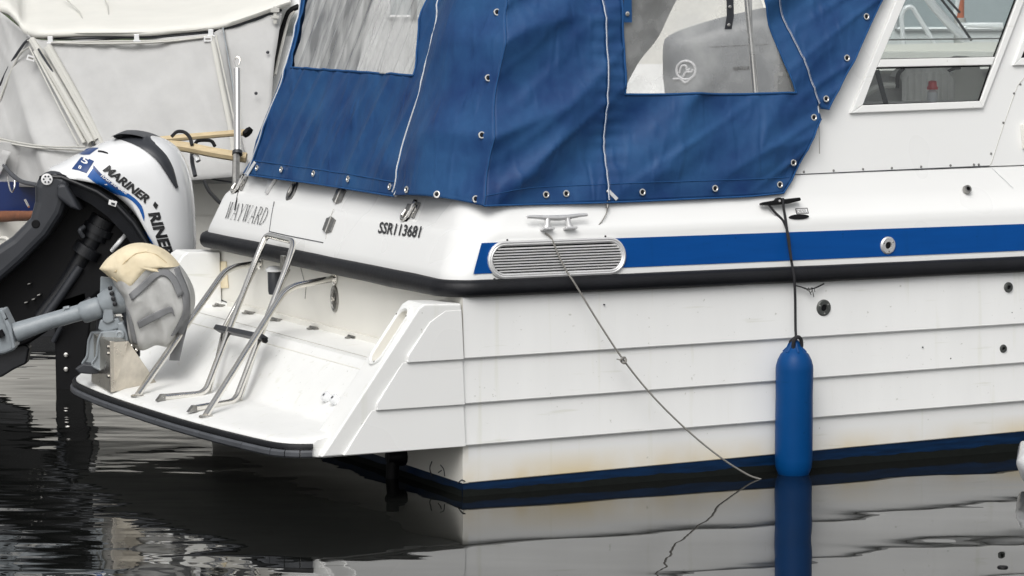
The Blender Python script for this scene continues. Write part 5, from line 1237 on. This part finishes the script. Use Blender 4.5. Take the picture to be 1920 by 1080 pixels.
obj('coaming', box(WF, .9, 4.2, .35, 2.2, 1.6, 1.93), 'gelcoat_cream', fbt)
obj('rear_awning', quilt([[(1150, -120), (1560, -120)], [(1150, 120), (1560, 120)]], lambda x, y: FB(x, y, 24.3), 1), 'awning_cream', fbt)
wsf = [((1694, 84), (1690, 30), (1697, 14), (1710, 12), (1754, 84)), ((1722, -40), (1745, 5), (1780, 45), (1815, 80)), ((1700, -40), (1722, -40))]
for pts, r in zip(wsf[:2], (.018, .034)): obj('windscreen_frame', tube(filleted([FB(*q, 23.4) for q in pts], .05), r, 8), 'white_paint', fbt, smooth=True)
obj('windscreen', (lambda P: (P, [(0, 1, 2, 3)]))([FB(1660, 84, 23.45), FB(1815, 84, 23.45), FB(1730, -40, 23.45), FB(1660, -40, 23.45)]), 'window_glass', fbt)
for pts in ([(1750, -20), (1790, 30), (1822, 76)], [(1760, -20), (1800, 24)]): obj('wiper', tube([FB(*q, 23.3) for q in pts], .010, 6), 'black', fbt)
for pts in ([(1795, 46), (1880, 50)], [(1806, 54), (1815, 46), (1880, 46)], [(1790, 30), (1800, -20)]): obj('bow_rail', tube([FB(*q, 24.2) for q in pts], .018, 8), 'white_paint', fbt, smooth=True)
obj('dashboard', quilt([[(1640, 84), (1900, 78)], [(1640, 100), (1900, 92)], [(1640, 150), (1900, 150)]], lambda x, y: FB(x, y, 23.2), 1), 'gelcoat_cream', fbt)
# its grey outboard
gd = 22.0; go = V((D(1380, 300, gd).x, gd, 0)); gm = empty('outboard_motor', go); tag(gm, 'dark grey outboard with a round emblem seen through the clear canopy window', 'outboard motor')
gf = Fr(D(1340, 130, gd) - go, (1, 0, 0), (0, 0, 1)); gu = lambda x, y: gf.uv(D(x, y, gd) - go)
gp = Pillow(gf, [gu(*q) for q in ((1243, 150), (1243, 90), (1252, 68), (1300, 48), (1380, 26), (1450, 14), (1520, 30), (1540, 90), (1540, 170), (1500, 200), (1380, 204), (1262, 200))], gu(1390, 115), .24, 5, .4)
gc = obj('cowling', gp.geo(90, 12), 'cowl_grey', gm, smooth=True, angle=80)
cx, cy = gu(1283, 130); rr_ = .064
obj('emblem_ring', tube([gp.at(cx + rr_ * math.cos(a), cy + rr_ * math.sin(a), .006) for a in [k * math.pi / 14 for k in range(29)]], .010, 7), 'emblem', gc, smooth=True)
for pts in (((-.045, -.02), (-.03, .028), (0, .03), (.005, .0), (.03, .012)), ((-.02, -.045), (0.0, -.012), (.03, -.012), (.05, .005)), ((-.085, -.062), (-.04, -.06), (-.005, -.085), (.03, -.06))):
    obj('emblem_wave', tube(catmull([gp.at(cx + a, cy + b, .006) for a, b in pts], 4), .009, 6), 'emblem', gc, smooth=True)
obj('cowling_seam', tube([gp.at(*gu(x, y), .002) for x, y in ((1250, 88), (1330, 86), (1420, 82), (1500, 80))], .004, 6), 'motor_slate', gc)
obj('latch_recess', tube([gp.at(*gu(x, y), .002) for x, y in ((1370, 126), (1400, 125))], .012, 6), 'black', gc)
obj('leg', tube([V((0, 0, 1.7)), V((.0, .05, .9)), V((.0, .05, -.2))], lambda t: .2 - .08 * t, 14, flat=.6), 'cowl_grey', gm, smooth=True)
bevel(obj('mounting_bracket', box(WF, .1, .3, -.1, .5, .8, 1.5), 'cowl_grey', gm), .02)
# boats moored farther off
def far_boat(x0, x1, y, zc, zt, label, cm, rails=True):
    e = empty('moored_boat', ((x0 + x1) / 2, y, 0)); tag(e, label, 'boat', 'boats moored farther off'); L2 = (x1 - x0) / 2
    rows = [[V((-L2 * k, -w, z)), V((L2 * .6 * k, -w, z)), V((L2 * k, 0, z + .1)), V((L2 * .6 * k, w, z)), V((-L2 * k, w, z))] for z, w, k in ((-.3, .9, .9), (.4, 1.2, .97), (zc, 1.3, 1.0))]
    obj('hull', grid(rows, closed_u=True), 'gelcoat', e, smooth=True, angle=30); obj('deck', (rows[-1], [(0, 1, 2, 3, 4)]), 'gelcoat_deck', e)
    cab = [[V((-L2 * a, -w, z)), V((L2 * b, -w, z)), V((L2 * b, w, z)), V((-L2 * a, w, z))] for z, w, a, b in ((zc - .02, 1.0, .85, .45), (zc + (zt - zc) * .5, .95, .8, .36), (zt, .85, .74, .2))]
    vs, fs = grid(cab, closed_u=True); fs.append(tuple(range(8, 12))); c = obj('cabin', (vs, fs), cm, e)
    for k in range(3):
        a = -L2 * .68 + k * L2 * .36; f = Fr((a, -.965, zc + (zt - zc) * .42), (1, 0, 0), (0, .18, 1)); w = obj('window', box(f, 0, L2 * .3, 0, (zt - zc) * .38, 0, .02), 'far_glass', c)
        obj('window_frame', tube([f(0, 0, .02), f(L2 * .3, 0, .02), f(L2 * .3, (zt - zc) * .38, .02), f(0, (zt - zc) * .38, .02), f(0, 0, .02)], .02, 6), 'alloy', w)
    if not rails: return
    rail = [V((-L2 * .9, -1.25, zc + .55)), V((L2 * .5, -1.25, zc + .6)), V((L2 * .98, 0, zc + .75))]
    obj('guard_rail', tube(rail, .016, 6), 'steel', e)
    for k in range(5):
        p = rail[0].lerp(rail[1], k / 4); obj('stanchion', tube([V((p.x, p.y, zc)), p], .012, 6), 'steel', e)
far_boat(-9.5, -2.6, 29.5, 1.25, 2.7, 'white cruiser far behind the grey awning boat', 'awning_cream')
far_boat(-2.0, 3.2, 31.0, 1.35, 3.1, 'white cruiser far behind the blue canopy', 'gelcoat', False)
far_boat(2.2, 9.4, 28.5, 1.3, 3.0, 'white cruiser far behind the cabin window', 'gelcoat')
# small red marker buoy on the far side (a spot of red beyond the railings)
bo = D(1800, 22, 26); bo_ = empty('marker_post', (bo.x, 26, 0)); tag(bo_, 'red topped marker post far beyond the cabin window', 'post')
obj('post_shaft', tube([V((0, 0, -.3)), V((0, 0, bo.z - .05))], .05, 10), 'awning_trim', bo_, smooth=True); obj('post_top', tube([V((0, 0, bo.z - .05)), V((0, 0, bo.z + .12))], .035, 12), 'orange_paint', bo_, smooth=True)

# ================================================================== small things on the water
dq = WZ(1906, 868, .12); dg_ = empty('dinghy', (dq.x, dq.y, 0)); tag(dg_, 'white dinghy whose bow just enters at the right edge', 'dinghy')
rows = []
for k in range(13):
    f = k / 12; x = 2.0 * f ** 1.6; w = .09 + .50 * f ** .6; hgt = .10 + .05 * f
    if k == 0: w, hgt = .008, .012
    rows.append([V((x, w * math.cos(a), .12 + hgt * math.sin(a) * (1 if math.sin(a) > 0 else .9))) for a in [j * math.pi / 12 for j in range(24)]])
vs, fs = grid(rows, closed_u=True); fs.append(tuple(range(23, -1, -1))); fs.append(tuple(range(12 * 24, 13 * 24)))
obj('dinghy_hull', (vs, fs), 'white_paint', dg_, smooth=True, angle=60)
obj('dinghy_rubbing_strake', tube([V((r[0].x, -abs(r[12].y) - .002, .105)) for r in rows[1:]], .008, 7), 'rope_grey', dg_, smooth=True)
q = WZ(1880, 1064, 0)
tag(obj('floating_bark', lathe(Fr(q + V((0, 0, -.006)), (1, 0, 0), (0, 1, 0)), [(.02, 0), (.024, .006), (.021, .012), (.008, .014)], 14), 'black', smooth=True), 'small dark piece of bark floating at the lower right', 'bark')
